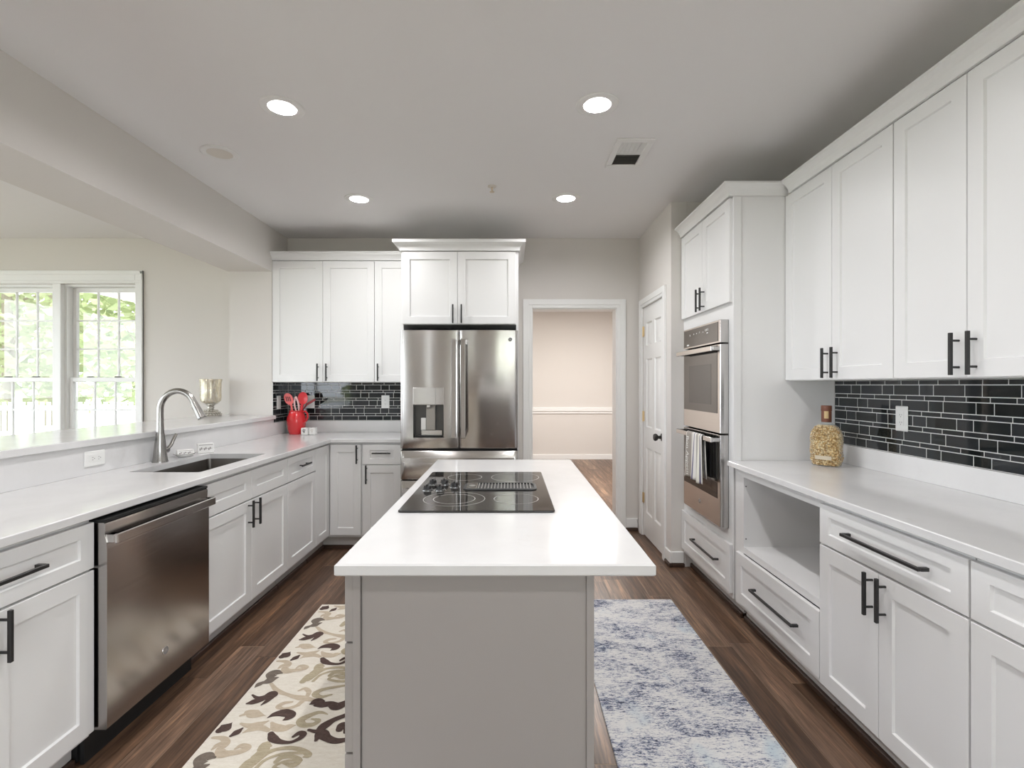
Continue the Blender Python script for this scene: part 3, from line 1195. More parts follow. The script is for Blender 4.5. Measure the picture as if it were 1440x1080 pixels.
# crown of the oven cabinet in its local frame: front, then the near side
mb = crown(MB(), [(0.001, -0.019, 2.4415), (wT + 0.001, -0.019, 2.4415), (wT + 0.001, 0.310, 2.4415)])
mb.box(0.001, wT, -0.018, 0.29, 2.4405, 2.4425)
mb.build('crown_molding', CAB, tc_, angle=50)

# --- wall cabinets over the right counter
XU = 1.608
HU = 1.460
cabinet('wall_cabinet', (XU, 2.878, 0), RR, 0.810, 0.268, 1.374, 2.44,
        'tall white two-door wall cabinet next to the oven cabinet',
        [('door', 0, 0.416, 1.376, 2.438, (0.386, HU, 0.15, True)), ('door', 0.416, 0.81, 1.376, 2.438, (0.458, HU, 0.15, True))], False)
cabinet('wall_cabinet', (XU, 2.066, 0), RR, 0.666, 0.268, 1.374, 2.44,
        'tall white two-door wall cabinet second from the oven cabinet, over the tiled counter',
        [('door', 0, 0.333, 1.376, 2.438, (0.303, HU, 0.15, True)), ('door', 0.333, 0.666, 1.376, 2.438, (0.369, HU, 0.15, True))], False)
mb = crown(MB(), [(XU - 0.019, 2.8285, 2.4415), (XU - 0.019, 1.390, 2.4415)])
mb.box(XU - 0.018, 1.87, 1.40, 2.82, 2.4405, 2.4425)
tag(mb.build('crown_molding', CAB, angle=50), 'long white crown molding on the wall cabinets above the popcorn bottle', 'molding')

# --- wall cabinets over the back counter
YU = 4.340
cabinet('wall_cabinet', (-2.069, YU, 0), BR, 0.887, 0.276, 1.374, 2.430,
        'tall white two-door wall cabinet over the red utensil pitcher',
        [('door', 0, 0.439, 1.376, 2.428, (0.401, HU, 0.15, True)), ('door', 0.439, 0.887, 1.376, 2.428, (0.477, HU, 0.15, True))], False)
cabinet('wall_cabinet', (-1.181, YU, 0), BR, 0.299, 0.276, 1.374, 2.430,
        'narrow white one-door wall cabinet touching the refrigerator cabinet',
        [('door', 0, 0.299, 1.376, 2.428, (0.034, HU, 0.15, True))], False)
mb = crown(MB(), [(-2.069, YU + 0.25, 2.4315), (-2.069, YU - 0.019, 2.4315), (-0.937, YU - 0.019, 2.4315)], 0.070, 0.040)
mb.box(-2.069, -0.937, YU - 0.018, YU + 0.25, 2.4305, 2.4325)
tag(mb.build('crown_molding', CAB, angle=50), 'white crown molding on the wall cabinets over the sink corner', 'molding')

# --- refrigerator surround with its high cabinet
YF = 4.010
fs = empty('refrigerator_cabinet', (-0.880, YF, 0), 'deep white cabinet bridging above the refrigerator, with side panels', 'cabinet')
mb = MB()
wF = 0.944
mb.box(0, 0.018, 0.0, 0.60, 0, 2.425)
mb.box(wF - 0.018, wF, 0.0, 0.60, 0, 2.425)
mb.box(0.018, wF - 0.018, 0.0, 0.60, 1.836, 2.425)
mb.build('carcass', CAB, fs, smooth=False)
o = shaker('door', 0.010, 0.454, 1.838, 2.420, fs)
pull(o, 0.420, 1.918, 0.15, True)
o = shaker('door', 0.454, 0.922, 1.838, 2.420, fs)
pull(o, 0.488, 1.918, 0.15, True)
mb = crown(MB(), [(0.0, 0.29, 2.4255), (0.0, -0.019, 2.4255), (wF, -0.019, 2.4255), (wF, 0.58, 2.4255)], 0.080, 0.055)
mb.box(0.0, wF, -0.018, 0.58, 2.4252, 2.427)
mb.build('crown_molding', CAB, fs, angle=50)

# ================================================================== worktops
SINK = (-1.915, -1.555, 2.490, 3.160)


def rect(x0, x1, y0, y1, r=0.0, n=6):
    if r <= 0:
        return [(x0, y0), (x1, y0), (x1, y1), (x0, y1)]
    out = []
    for cx, cy, a0 in ((x1 - r, y0 + r, -PI / 2), (x1 - r, y1 - r, 0), (x0 + r, y1 - r, PI / 2), (x0 + r, y0 + r, PI)):
        for k in range(n + 1):
            a = a0 + PI / 2 * k / n
            out.append((cx + r * math.cos(a), cy + r * math.sin(a)))
    return out


ct = empty('countertop', (-1.45, 2.5, 0.884), 'L shaped white quartz countertop with the sink cut-out', 'countertop')
mb = MB()
slab(mb, [(-2.070, 0.2), (-1.450, 0.2), (-1.450, 4.016), (-0.884, 4.016), (-0.884, 4.612), (-2.070, 4.612)],
     [rect(SINK[0], SINK[1], SINK[2], SINK[3], 0.012, 3)], 0.884, 0.914)
mb.xform(Matrix.Translation((1.45, -2.5, -0.884)))
mb.build('slab', QUARTZ, ct)
mb = MB()
mb.box(-2.070, -2.050, 0.2, 4.312, 0.9145, 1.052, 0.001)
mb.box(-2.069, -2.050, 4.313, 4.60, 0.9145, 1.022, 0.001)
mb.box(-2.050, -0.884, 4.592, 4.611, 0.9145, 1.022, 0.001)
mb.xform(Matrix.Translation((1.45, -2.5, -0.884)))
mb.build('upstand', QUARTZ, ct)

ct = empty('countertop', (1.56, 1.5, 0.884), 'white quartz countertop under the dark tiles, with the popcorn bottle on it', 'countertop')
mb = MB()
slab(mb, rect(1.250, 1.878, 0.4, 2.872), [], 0.884, 0.914)
mb.xform(Matrix.Translation((-1.56, -1.5, -0.884)))
mb.build('slab', QUARTZ, ct)
mb = MB().box(1.858, 1.878, 0.4, 2.872, 0.9145, 1.018, 0.001)
mb.xform(Matrix.Translation((-1.56, -1.5, -0.884)))
mb.build('upstand', QUARTZ, ct)

mb = MB()
slab(mb, [(-2.640, 0.2), (-2.032, 0.2), (-2.032, 4.312), (-2.445, 4.312), (-2.445, 4.60), (-2.640, 4.60)], [], 1.054, 1.087)
tag(mb.build('bar_counter', QUARTZ), 'raised white quartz bar ledge behind the sink, below the window', 'countertop')

mb = MB()
slab(mb, rect(-0.429, 0.3535, 1.210, 2.915), [], 0.884, 0.914, 0.004)
tag(mb.build('island_countertop', QUARTZ), 'white quartz island top holding the black cooktop', 'countertop')

# island base
IX = -0.397
isl = empty('island_cabinet', (IX, 2.855, 0), 'grey painted kitchen island base with plain panelled end', 'island', None, RR)
wI = 1.605
mb = MB()
mb.box(0.0, wI - 0.012, 0.0, 0.595, 0.10, 0.883)
mb.box(0.0, wI - 0.03, 0.06, 0.595, 0.0, 0.10)
mb.build('carcass', GREY, isl, smooth=False)
for a, b, c in ((0.0, 0.019, 0.06), (0.588, 0.607, 0.0)):
    mb = MB().box(wI - 0.012, wI, a, b, c, 0.883, 0.001)
    mb.build('end_stile', GREY, isl, smooth=False)
mb = MB().box(wI - 0.012, wI - 0.006, 0.0225, 0.588, 0.0, 0.883)
mb.build('end_panel', GREY, isl, smooth=False)
for a, b in ((0.004, 0.535), (0.535, 1.068), (1.068, 1.604)):
    for c, d in ((0.703, 0.876), (0.425, 0.700), (0.125, 0.422)):
        o = shaker('drawer', a, b, c, d, isl, GREY, 0.055, 0.045)
        pull(o, (a + b) / 2, (c + d) / 2, 0.16, False)

# ================================================================== appliances
def badge(parent, x, y, z, r, facing='-y'):
    """round chrome badge with its monogram"""
    mb = MB()
    mb.lathe([(r * 0.86, 0.0), (r, 0.0), (r, 0.002), (r * 0.86, 0.0022), (r * 0.86, 0.0)], (x, y, z), 28, 0, False, False, 'y')
    mb.lathe([(r * 0.86, 0.0), (r * 0.86, 0.0012)], (x, y, z), 28, 1, True, True, 'y')
    vs, fs = text_geo('GE', r * 0.95)
    mb.add([(x + v.x, y - 0.0016, z + v.y) for v in vs], fs, 0)
    return mb.build('badge', [BADGE, BADGEIN], parent)


# --- dishwasher (local frame like a cabinet)
dw = empty('dishwasher', (-1.488, 1.762, 0), 'stainless steel dishwasher with a wide bar handle', 'dishwasher', None, LR)
wD = 0.600
mb = MB()
mb.box(0.004, wD - 0.004, 0.0, 0.56, 0.13, 0.872)
mb.box(0.004, wD - 0.004, 0.05, 0.56, 0.01, 0.13)
mb.box(0.0, wD, -0.050, 0.0, 0.862, 0.872)
mb.build('body', RUBBER, dw, smooth=False)
mb = MB()
# door with a gently rolled top, the pocket behind the handle and square edges
prof = [(0.0, 0.128), (-0.054, 0.128), (-0.058, 0.132), (-0.058, 0.765), (-0.056, 0.790), (-0.050, 0.815), (-0.052, 0.850), (-0.050, 0.858), (-0.046, 0.861), (0.0, 0.861)]
mb.loft([[(x, y, z) for y, z in prof] for x in (0.002, wD - 0.002)], closed=True, cap0=True, cap1=True)
dwd = mb.build('door', DWSTEEL, dw, angle=25)
badge(dwd, 0.300, -0.058, 0.252, 0.017)
mb = MB()
mb.box(0.006, wD - 0.006, -0.094, -0.080, 0.786, 0.822, 0.003)
for a in (0.006, wD - 0.034):
    mb.box(a, a + 0.028, -0.081, -0.050, 0.789, 0.819, 0.002)
mb.build('handle', STEEL, dwd)
mb = MB().box(0.004, wD - 0.004, 0.025, 0.04, 0.004, 0.128)
mb.build('toe_panel', RUBBER, dw, smooth=False)

# --- double wall oven, local frame of the oven cabinet
ov = empty('double_oven', (XR, 3.699 - 0.140, 0.500), 'built-in stainless double wall oven with a towel on its lower handle', 'oven', None, RR)
wO, hO = 0.620, 1.238
mb = MB().box(0.004, wO - 0.004, 0.002, 0.52, 0.004, hO - 0.004)
mb.build('body', DARKSTEEL, ov, smooth=False)
mb = MB()
mb.box(0.0, wO, -0.050, 0.001, 1.102, hO, 0.002)
mb.box(0.010, wO - 0.030, -0.0515, -0.050, 1.112, hO - 0.010, 0, 1)
for i, (x, z, a, b) in enumerate(((0.13, 1.19, .010, .012), (0.20, 1.192, .008, .008), (0.25, 1.192, .010, .006), (0.30, 1.195, .008, .010),
                                  (0.40, 1.198, .008, .014), (0.42, 1.198, .008, .014), (0.44, 1.198, .008, .014), (0.43, 1.178, .024, .006),
                                  (0.09, 1.125, .040, .010), (0.36, 1.19, .006, .006))):
    mb.box(x - a / 2, x + a / 2, -0.0520, -0.0515, z - b / 2, z + b / 2, 0, 2)
mb.build('control_panel', [STEEL, BLKGLASS, MARK], ov)
for nm, z0, z1, band in (('upper', 0.562, 1.095, 0.118), ('lower', 0.006, 0.553, 0.165)):
    mb = MB().box(0.0, wO, -0.050, 0.001, z0, z1, 0.003)
    d = mb.build('oven_door', STEEL, ov)
    mb = MB()
    mb.box(0.012, wO - 0.040, -0.0516, -0.050, z0 + band, z1 - 0.006)
    d2 = mb.build('window', BLKGLASS, d, smooth=False)
    mb = MB()
    mb.box(0.110, wO - 0.130, -0.0522, -0.0516, z0 + band + 0.05, z1 - 0.115)
    mb.build('viewing_pane', OVGLASS, d, smooth=False)
    zz = z1 - 0.028
    mb = MB()
    mb.box(0.004, wO - 0.004, -0.105, -0.091, zz - 0.015, zz + 0.015, 0.003)
    for a in (0.004, wO - 0.030):
        mb.box(a, a + 0.026, -0.092, -0.050, zz - 0.012, zz + 0.012, 0.002)
    mb.build('handle', STEEL, d)
    if nm == 'lower':
        badge(d, 0.300, -0.050, z0 + 0.085, 0.015)

# --- dish towel folded over the lower oven handle
tw = empty('dish_towel', (XR, 3.699 - 0.140, 0.500), 'striped dish towel lettered Bon Appetit, hanging from the lower oven handle', 'towel', None, RR)
mb = MB()
tx0, tx1 = 0.225, 0.485
zb = 0.525          # bar centre above the oven base
nU, nV = 48, 34
prof = []
for k in range(19):
    prof.append(('f', k / 18))
for k in range(1, 8):
    prof.append(('o', k / 8))
for k in range(9):
    prof.append(('b', k / 8))
pts, uvs = [], []
for j, (seg, t) in enumerate(prof):
    for i in range(nU + 1):
        u = i / nU
        amp = 0.0
        if seg == 'f':
            zz = 0.238 + (zb - 0.238) * t
            dn = 1 - t
            y = -0.1095
        elif seg == 'o':
            a = PI * t
            zz = zb + 0.0195 * math.sin(a) * 1.0
            y = -0.098 - 0.0115 * math.cos(a)
            dn = 0
        else:
            zz = zb - 0.255 * t
            y = -0.0865 + 0.004 * t
            dn = t * 0.6
        fold = 0.5 - 0.5 * math.cos(2 * PI * (u - 0.38) * 3.5) if u > 0.38 else 0.0
        if seg != 'b':
            y -= dn * 0.020 * fold + (0.004 * dn if u < 0.38 else 0)
        x = tx0 + (tx1 - tx0) * u + dn * 0.055 * (u - 0.5)
        zz += (0.016 * (u - 0.2) * dn + 0.01 * dn * math.sin(5 * u)) if seg == 'f' else 0
        pts.append((x, y, zz))
        uvs.append((u, j / len(prof)))
fs = []
for j in range(len(prof) - 1):
    for i in range(nU):
        a = j * (nU + 1) + i
        fs.append((a, a + 1, a + nU + 2, a + nU + 1))
mb.add(pts, fs)
cl = mb.build('cloth', TOWEL, tw, angle=80)
uvl = cl.data.uv_layers.new(name='UVMap')
for lp in cl.data.loops:
    uvl.data[lp.index].uv = uvs[lp.vertex_index]
so = cl.modifiers.new('thick', 'SOLIDIFY')
so.thickness = 0.002
so.offset = 0
mb = MB()
vs, fs = text_geo('Bon Appetit', 0.062)
for v in vs:
    pass
mb.add([(tx0 + 0.038 + v.y * 1.1, -0.1172, 0.385 - v.x * 0.86) for v in vs], fs)
lt = mb.build('lettering', CLOTHB, tw, smooth=False)

# --- refrigerator, root at the middle of its door faces on the floor
fr = empty('refrigerator', (-0.397, 3.825, 0), 'stainless French-door refrigerator with a water dispenser', 'refrigerator')
mb = MB()
mb.box(-0.449, 0.449, 0.080, 0.74, 0.03, 1.765)
for x in (-0.40, 0.40):
    mb.box(x - 0.03, x + 0.03, 0.12, 0.70, 0.0, 0.03)
mb.box(-0.445, 0.445, 0.06, 0.08, 0.02, 0.09)
mb.build('body', DARKSTEEL, fr, smooth=False)


def bowed(mb, x0, x1, z0, z1, hole=None, bow=0.014, back=0.074, n=18):
    xc, hw = (x0 + x1) / 2, (x1 - x0) / 2
    xs = {x0, x1, x0 + 0.004, x0 + 0.010, x1 - 0.004, x1 - 0.010} | {x0 + (x1 - x0) * k / n for k in range(1, n)}
    zs = {z0, z1, z0 + 0.005, z1 - 0.005}
    if hole:
        xs |= {hole[0], hole[1]}
        zs |= {hole[2], hole[3]}
    xs, zs = sorted(xs), sorted(zs)

    def yf(x, z):
        u = (x - xc) / hw
        y = bow * u * u
        e = min(x - x0, x1 - x)
        if e < 0.010:
            y += 0.008 * (1 - e / 0.010) ** 2
        ez = min(z - z0, z1 - z)
        if ez < 0.005:
            y += 0.004
        return y
    idx = {}
    vs = []
    for i, x in enumerate(xs):
        for j, z in enumerate(zs):
            idx[i, j] = len(vs)
            vs.append((x, yf(x, z), z))
    fs = []
    for i in range(len(xs) - 1):
        for j in range(len(zs) - 1):
            cx, cz = (xs[i] + xs[i + 1]) / 2, (zs[j] + zs[j + 1]) / 2
            if hole and hole[0] < cx < hole[1] and hole[2] < cz < hole[3]:
                continue
            fs.append((idx[i, j], idx[i + 1, j], idx[i + 1, j + 1], idx[i, j + 1]))
    mb.add(vs, fs)
    rim = [(x, yf(x, z0), z0) for x in xs] + [(x1, yf(x1, z), z) for z in zs[1:]] + [(x, yf(x, z1), z1) for x in xs[-2::-1]] + [(x0, yf(x0, z), z) for z in zs[-2:0:-1]]
    mb.loft([rim, [(p[0], back, p[2]) for p in rim]], cap1=True)
    return yf


ZS, ZTOP = 0.862, 1.772
HOLE = (-0.352, -0.118, 0.945, 1.198)
mb = MB()
yfun = bowed(mb, -0.4535, -0.002, ZS, ZTOP, HOLE)
ld = mb.build('door', STEEL, fr, angle=40)
mb = MB()
yfun2 = bowed(mb, 0.002, 0.4535, ZS, ZTOP)
rd = mb.build('door', STEEL, fr, angle=40)
badge(rd, 0.395, yfun2(0.395, 1.5) - 0.0005, 1.700, 0.017)
# dispenser in the door with the recess
ds = MB()
a, b, c, d = HOLE
ya, yb = yfun(a, 1.1), yfun(b, 1.1)
ds.loft([[(a, ya, c), (b, yb, c), (b, yb, d), (a, ya, d)], [(a + 0.004, 0.066, c + 0.004), (b - 0.004, 0.066, c + 0.004), (b - 0.004, 0.066, d), (a + 0.004, 0.066, d)]], 0, cap1=True)
ds.box(a, b, -0.001, 0.012, d + 0.001, d + 0.132, 0.002, 2)                 # bright control face
ds.box(a + 0.170, a + 0.1715, -0.0016, 0.0, d + 0.004, d + 0.128, 0, 1)
ds.box(a + 0.012, b - 0.012, 0.008, 0.060, c + 0.004, c + 0.014, 0.002, 1)  # drip tray
ds.box(a + 0.095, a + 0.165, 0.030, 0.060, c + 0.055, d, 0.003, 3)          # chute
ds.box(a + 0.100, a + 0.130, 0.010, 0.040, d - 0.022, d, 0.003, 2)
ds.box(a + 0.053, a + 0.093, 0.040, 0.062, c + 0.055, c + 0.150, 0.003, 4)  # bright paddle
ds.box(a + 0.053, b - 0.015, 0.044, 0.062, c + 0.014, c + 0.055, 0.003, 2)
ds.build('water_dispenser', [DARKSTEEL, RUBBER, STEEL, mat('chute_grey', (0.30, 0.28, 0.25), 0.35), mat('paddle_pale', (0.72, 0.71, 0.69), 0.25)], ld)
for o, xx in ((ld, -0.036), (rd, 0.036)):
    mb = MB()
    mb.box(xx - 0.0185, xx + 0.0185, -0.056, -0.040, 0.945, 1.702, 0.004)
    for z in (0.945, 1.662):
        mb.box(xx - 0.015, xx + 0.015, -0.041, yfun2(0.036, 1.2) + 0.006, z, z + 0.040, 0.003)
    mb.build('handle', STEEL, o)
for z0, z1 in ((0.622, 0.843), (0.10, 0.610)):
    mb = MB()
    bowed(mb, -0.4535, 0.4535, z0, z1, None, 0.014, 0.074, 26)
    dd = mb.build('freezer_drawer', STEEL, fr, angle=40)
    mb = MB()
    zz = z1 - 0.065
    n = 20
    rings = []
    for k in range(n + 1):
        x = -0.425 + 0.85 * k / n
        y = -0.050 + 0.016 * (x / 0.425) ** 2
        rings.append([(x, y - 0.008, zz - 0.017), (x, y + 0.008, zz - 0.017), (x, y + 0.008, zz + 0.017), (x, y - 0.008, zz + 0.017)])
    mb.loft(rings, cap0=True, cap1=True)
    for x in (-0.41, 0.385):
        mb.box(x, x + 0.025, -0.032, 0.022, zz - 0.012, zz + 0.012, 0.002)
    mb.build('handle', STEEL, dd)
mb = MB().box(-0.449, 0.449, 0.060, 0.081, 0.843, 0.862)
mb.build('gasket', RUBBER, fr, smooth=False)

# --- cooktop in the island
ck = empty('cooktop', (-0.117, 2.078, 0.914), 'black glass electric cooktop with centre downdraft vent and knobs', 'cooktop')
mb = MB()
slab(mb, rect(-0.2695, 0.2695, -0.382, 0.382, 0.012, 4), [], 0.0005, 0.0075, 0.0025)


def ring(mb, cx, cy, r, w=0.0012, m=1, z=0.0079):
    n = 64
    rings = [[(cx + q * math.cos(2 * PI * k / n), cy + q * math.sin(2 * PI * k / n), z) for k in range(n)] for q in (r - w, r + w)]
    mb.loft(rings, m)


for cx, cy, rs in ((-0.095, -0.204, (0.115, 0.078)), (0.138, -0.204, (0.083,)), (-0.095, 0.236, (0.078,)), (0.138, 0.236, (0.11,))):
    for r in rs:
        ring(mb, cx, cy, r)
for cx, cy in ((-0.218, 0.072), (-0.168, 0.072), (-0.218, -0.055), (-0.168, -0.055), (-0.118, 0.012)):
    ring(mb, cx, cy, 0.0225, 0.0006)
mb.build('glass_top', [BLKGLASS, RINGP], ck)
KN = [(-0.218, 0.072), (-0.168, 0.072), (-0.222, -0.045), (-0.170, -0.045), (-0.118, 0.015)]
for x, y in KN:
    mb = MB()
    mb.lathe([(0.0205, 0.0079), (0.0205, 0.011), (0.0165, 0.013), (0.0155, 0.024), (0.013, 0.027), (0.0, 0.0275)], (x, y, 0), 24, 0, True, False)
    mb.box(x - 0.004, x + 0.004, y - 0.0165, y + 0.0165, 0.026, 0.033, 0.0015)
    mb.lathe([(0.0213, 0.0079), (0.0213, 0.0095)], (x, y, 0), 24, 1, True, True)
    mb.build('knob', [BLACK, BADGE], ck)
# downdraft grille
mb = MB()
gx0, gx1, gy0, gy1 = -0.078, 0.225, -0.055, 0.085
mb.loft([[(x, y, z) for x, y in rect(gx0 + i, gx1 - i, gy0 + i, gy1 - i, 0.03, 5)] for i, z in ((0, 0.0078), (0.0, 0.011), (0.006, 0.0135), (0.012, 0.0135), (0.014, 0.0085))], 0, cap1=True)
for k in range(17):
    x = gx0 + 0.060 + k * 0.0135
    mb.box(x, x + 0.0035, gy0 + 0.014, gy1 - 0.014, 0.0088, 0.0136, 0.0006, 1)
mb.box(gx0 + 0.010, gx0 + 0.055, gy0 + 0.014, gy1 - 0.014, 0.0085, 0.0138, 0.002, 2)
mb.lathe([(0.014, 0.0139), (0.014, 0.0142)], (gx0 + 0.034, 0.015, 0), 20, 1, True, True)
mb.build('vent_grille', [RUBBER, mat('grille_bar', (0.42, 0.41, 0.40), 0.3, 0.7), CHROME], ck)

# ================================================================== sink, tap, things on the worktops
mb = MB()
x0, x1, y0, y1 = SINK
z = 0.8835
r0 = rect(x0 - 0.006, x1 + 0.006, y0 - 0.006, y1 + 0.006, 0.02, 4)
r1 = rect(x0 - 0.004, x1 + 0.004, y0 - 0.004, y1 + 0.004, 0.02, 4)
r2 = rect(x0 + 0.006, x1 - 0.006, y0 + 0.006, y1 - 0.006, 0.03, 4)
ro = rect(x0 - 0.025, x1 + 0.025, y0 - 0.025, y1 + 0.025, 0.02, 4)
mb.loft([[(a, b, z) for a, b in ro], [(a, b, z) for a, b in r0], [(a, b, z - 0.01) for a, b in r1], [(a, b, z - 0.205) for a, b in r1],
         [(a, b, z - 0.222) for a, b in r2], [(a, b, z - 0.225) for a, b in rect(x0 + 0.12, x1 - 0.12, y0 + 0.28, y1 - 0.28, 0.02, 4)]], cap1=True)
mb.lathe([(0.045, z - 0.2235), (0.042, z - 0.221), (0.036, z - 0.2225), (0.0, z - 0.224)], ((x0 + x1) / 2 - 0.05, (y0 + y1) / 2, 0), 24, 1, False, False)
tag(mb.build('sink', [SINKST, CHROME]), 'undermount stainless sink bowl under the tall tap', 'sink')

fa = empty('faucet', (-1.985, 2.820, 0.9145), 'tall satin nickel pull-down tap standing behind the sink', 'faucet')
mb = MB()
prof = [(0.040, 0.0), (0.040, 0.004), (0.037, 0.012), (0.030, 0.075), (0.0245, 0.130), (0.0215, 0.160)]
mb.lathe(prof, (0, 0, 0), 28)
mb.build('base', CHROME, fa)
mb = MB()
pts = [(0, 0, 0.155), (0, 0, 0.22), (0, 0, 0.275)]
R_ = 0.100
for k in range(1, 17):
    a = PI - (PI * 0.86) * k / 16
    pts.append((R_ + R_ * math.cos(a), 0, 0.290 + R_ * 1.12 * math.sin(a)))
rs = [0.0205, 0.0175, 0.0165] + [0.0165] * 13 + [0.0165, 0.0165, 0.0165]
mb.tube(pts, rs, 18)
mb.build('spout', CHROME, fa)
hx, hz = pts[-1][0], pts[-1][2]
mb = MB()
dv = (Vector(pts[-1]) - Vector(pts[-2])).normalized()
p0 = Vector(pts[-1])
mb.tube([p0 + dv * t for t in (0, 0.006, 0.03, 0.075, 0.100, 0.103)], [0.0172, 0.0178, 0.0195, 0.0225, 0.0240, 0.021], 20)
hd = mb.build('spray_head', CHROME, fa)
mb = MB()
q = p0 + dv * 0.055 + Vector((-0.021, 0, 0.0))
mb.tube([q + dv * -0.022, q + dv * 0.018], [0.008, 0.005], 8, flat=0.6)
mb.build('spray_button', BLACK, hd)
mb = MB()
mb.lathe([(0.0165, 0.0), (0.0165, 0.030), (0.0150, 0.034), (0.0, 0.036)], (0, 0, 0), 20)
mb.xform(Matrix.Translation((0.004, 0.022, 0.062)) @ Matrix.Rotation(-PI / 2, 4, 'X'))
mb.tube([(0.004, 0.046, 0.062), (0.012, 0.070, 0.085), (0.022, 0.092, 0.135), (0.026, 0.098, 0.150)], [0.012, 0.0115, 0.0105, 0.009], 14, flat=0.75)
mb.build('lever', CHROME, fa)

# soap dish with two printed blocks, by the tap
mb = MB()
mb.lathe([(0.040, 0.0), (0.044, 0.003), (0.060, 0.012), (0.071, 0.017), (0.071, 0.020), (0.060, 0.016), (0.042, 0.008), (0.0, 0.007)], (0, 0, 0), 36, 0, True, False, sx=0.72, sy=1.0)
mb.lathe([(0.0715, 0.0165), (0.0730, 0.0185), (0.0715, 0.0205)], (0, 0, 0), 36, 1, False, False, sx=0.72, sy=1.0)
mb.xform(Matrix.Translation((-1.985, 3.035, 0.9145)))
tag(mb.build('soap_dish', [CERAM, CHROME]), 'small oval white dish with a metal rim, beside the tap', 'dish')


def soap_block(x, y, z, rz, label, w=0.105, h=0.040):
    mb = MB()
    mb.box(-0.022, 0.022, -w / 2, w / 2, 0, h, 0.003)
    for k in range(9):
        yy = -w / 2 + 0.014 + k * (w - 0.028) / 8
        mb.box(0.0221, 0.0223, yy - 0.0035, yy + 0.0035, h * (0.30 + 0.10 * (k % 3)), h * (0.46 + 0.08 * ((k + 1) % 3)), 0, 1)
    mb.box(0.0221, 0.0223, -w / 2 + 0.008, w / 2 - 0.008, h * 0.84, h * 0.90, 0, 1)
    mb.box(-0.018, 0.018, -w / 2 + 0.006, w / 2 - 0.006, h, h + 0.0012, 0, 0)
    mb.xform(Matrix.Translation((x, y, z)) @ Matrix.Rotation(rz, 4, 'Z'))
    return tag(mb.build('soap_bar', [SOAP, SOAPG]), label, 'soap')


soap_block(-1.985, 3.035, 0.9225, math.radians(-48), 'grey-printed white soap bar lying on the oval dish', 0.088, 0.034)
soap_block(-1.965, 3.205, 0.9145, math.radians(-50), 'grey-printed white soap bar standing on the worktop past the dish', 0.092, 0.060)

# mercury glass candle holder on the bar ledge
ch = empty('candle_holder', (-2.530, 4.200, 1.0875), 'mercury glass hurricane candle holder on a silver foot', 'candle holder')
mb = MB()
mb.lathe([(0.082, 0.0), (0.084, 0.006), (0.078, 0.014), (0.070, 0.022), (0.060, 0.038), (0.040, 0.052), (0.026, 0.058), (0.022, 0.064), (0.030, 0.072), (0.024, 0.082),
          (0.034, 0.094), (0.055, 0.104), (0.056, 0.108), (0.0, 0.109)], (0, 0, 0), 36, 0, True, False)
for r, z, s, n in ((0.067, 0.030, 0.009, 20), (0.078, 0.016, 0.008, 24), (0.050, 0.046, 0.008, 16)):
    for k in range(n):
        a = 2 * PI * (k + 0.5 * (n % 3)) / n
        mb.lathe([(0.0, -s), (s * 0.7, -s * 0.7), (s, 0), (s * 0.7, s * 0.7), (0.0, s)], (r * math.cos(a), r * math.sin(a), z), 8, 0, False, False)
mb.build('foot', SILVER, ch)
mb = MB()
mb.lathe([(0.030, 0.108), (0.062, 0.114), (0.076, 0.130), (0.080, 0.160), (0.079, 0.220), (0.080, 0.280), (0.087, 0.312), (0.085, 0.313), (0.077, 0.282), (0.076, 0.220), (0.077, 0.160),
          (0.073, 0.134), (0.060, 0.118), (0.0, 0.113)], (0, 0, 0), 40, 0, False, False)
mb.build('glass_cup', MERCURY, ch)
mb = MB()
mb.lathe([(0.038, 0.116), (0.040, 0.118), (0.040, 0.236), (0.036, 0.240), (0.0, 0.238)], (0, 0, 0), 28, 0, True, False)
tag(mb.build('candle', mat('wax_ivory', (0.62, 0.47, 0.28), 0.5), ch), 'ivory pillar candle')

# red pitcher with cooking tools
PX_, PY_ = -1.905, 4.430
cr_ = empty('pitcher', (PX_, PY_, 0.9145), 'glazed red pitcher holding kitchen utensils in the counter corner', 'pitcher')
mb = MB()
mb.lathe([(0.058, 0.0), (0.062, 0.004), (0.070, 0.035), (0.080, 0.090), (0.083, 0.125), (0.078, 0.150), (0.066, 0.178), (0.060, 0.194), (0.062, 0.206), (0.065, 0.210),
          (0.060, 0.210), (0.055, 0.195), (0.060, 0.176), (0.074, 0.140), (0.074, 0.09), (0.060, 0.02), (0.0, 0.015)], (0, 0, 0), 40, 0, True, False)
mb.build('body', RED, cr_)
mb = MB()
mb.tube([(0.058, -0.012, 0.196), (0.085, -0.02, 0.204), (0.108, -0.026, 0.185), (0.112, -0.027, 0.150), (0.098, -0.022, 0.120), (0.078, -0.016, 0.108)], [0.010, 0.010, 0.010, 0.010, 0.010, 0.009], 12, flat=0.7)
mb.build('handle', RED, cr_)


def tool_base(pts, r):
    return MB().tube(pts, r, 10)


def W_(x, y, z):
    return (PX_ + x, PY_ + y, 0.9145 + z)


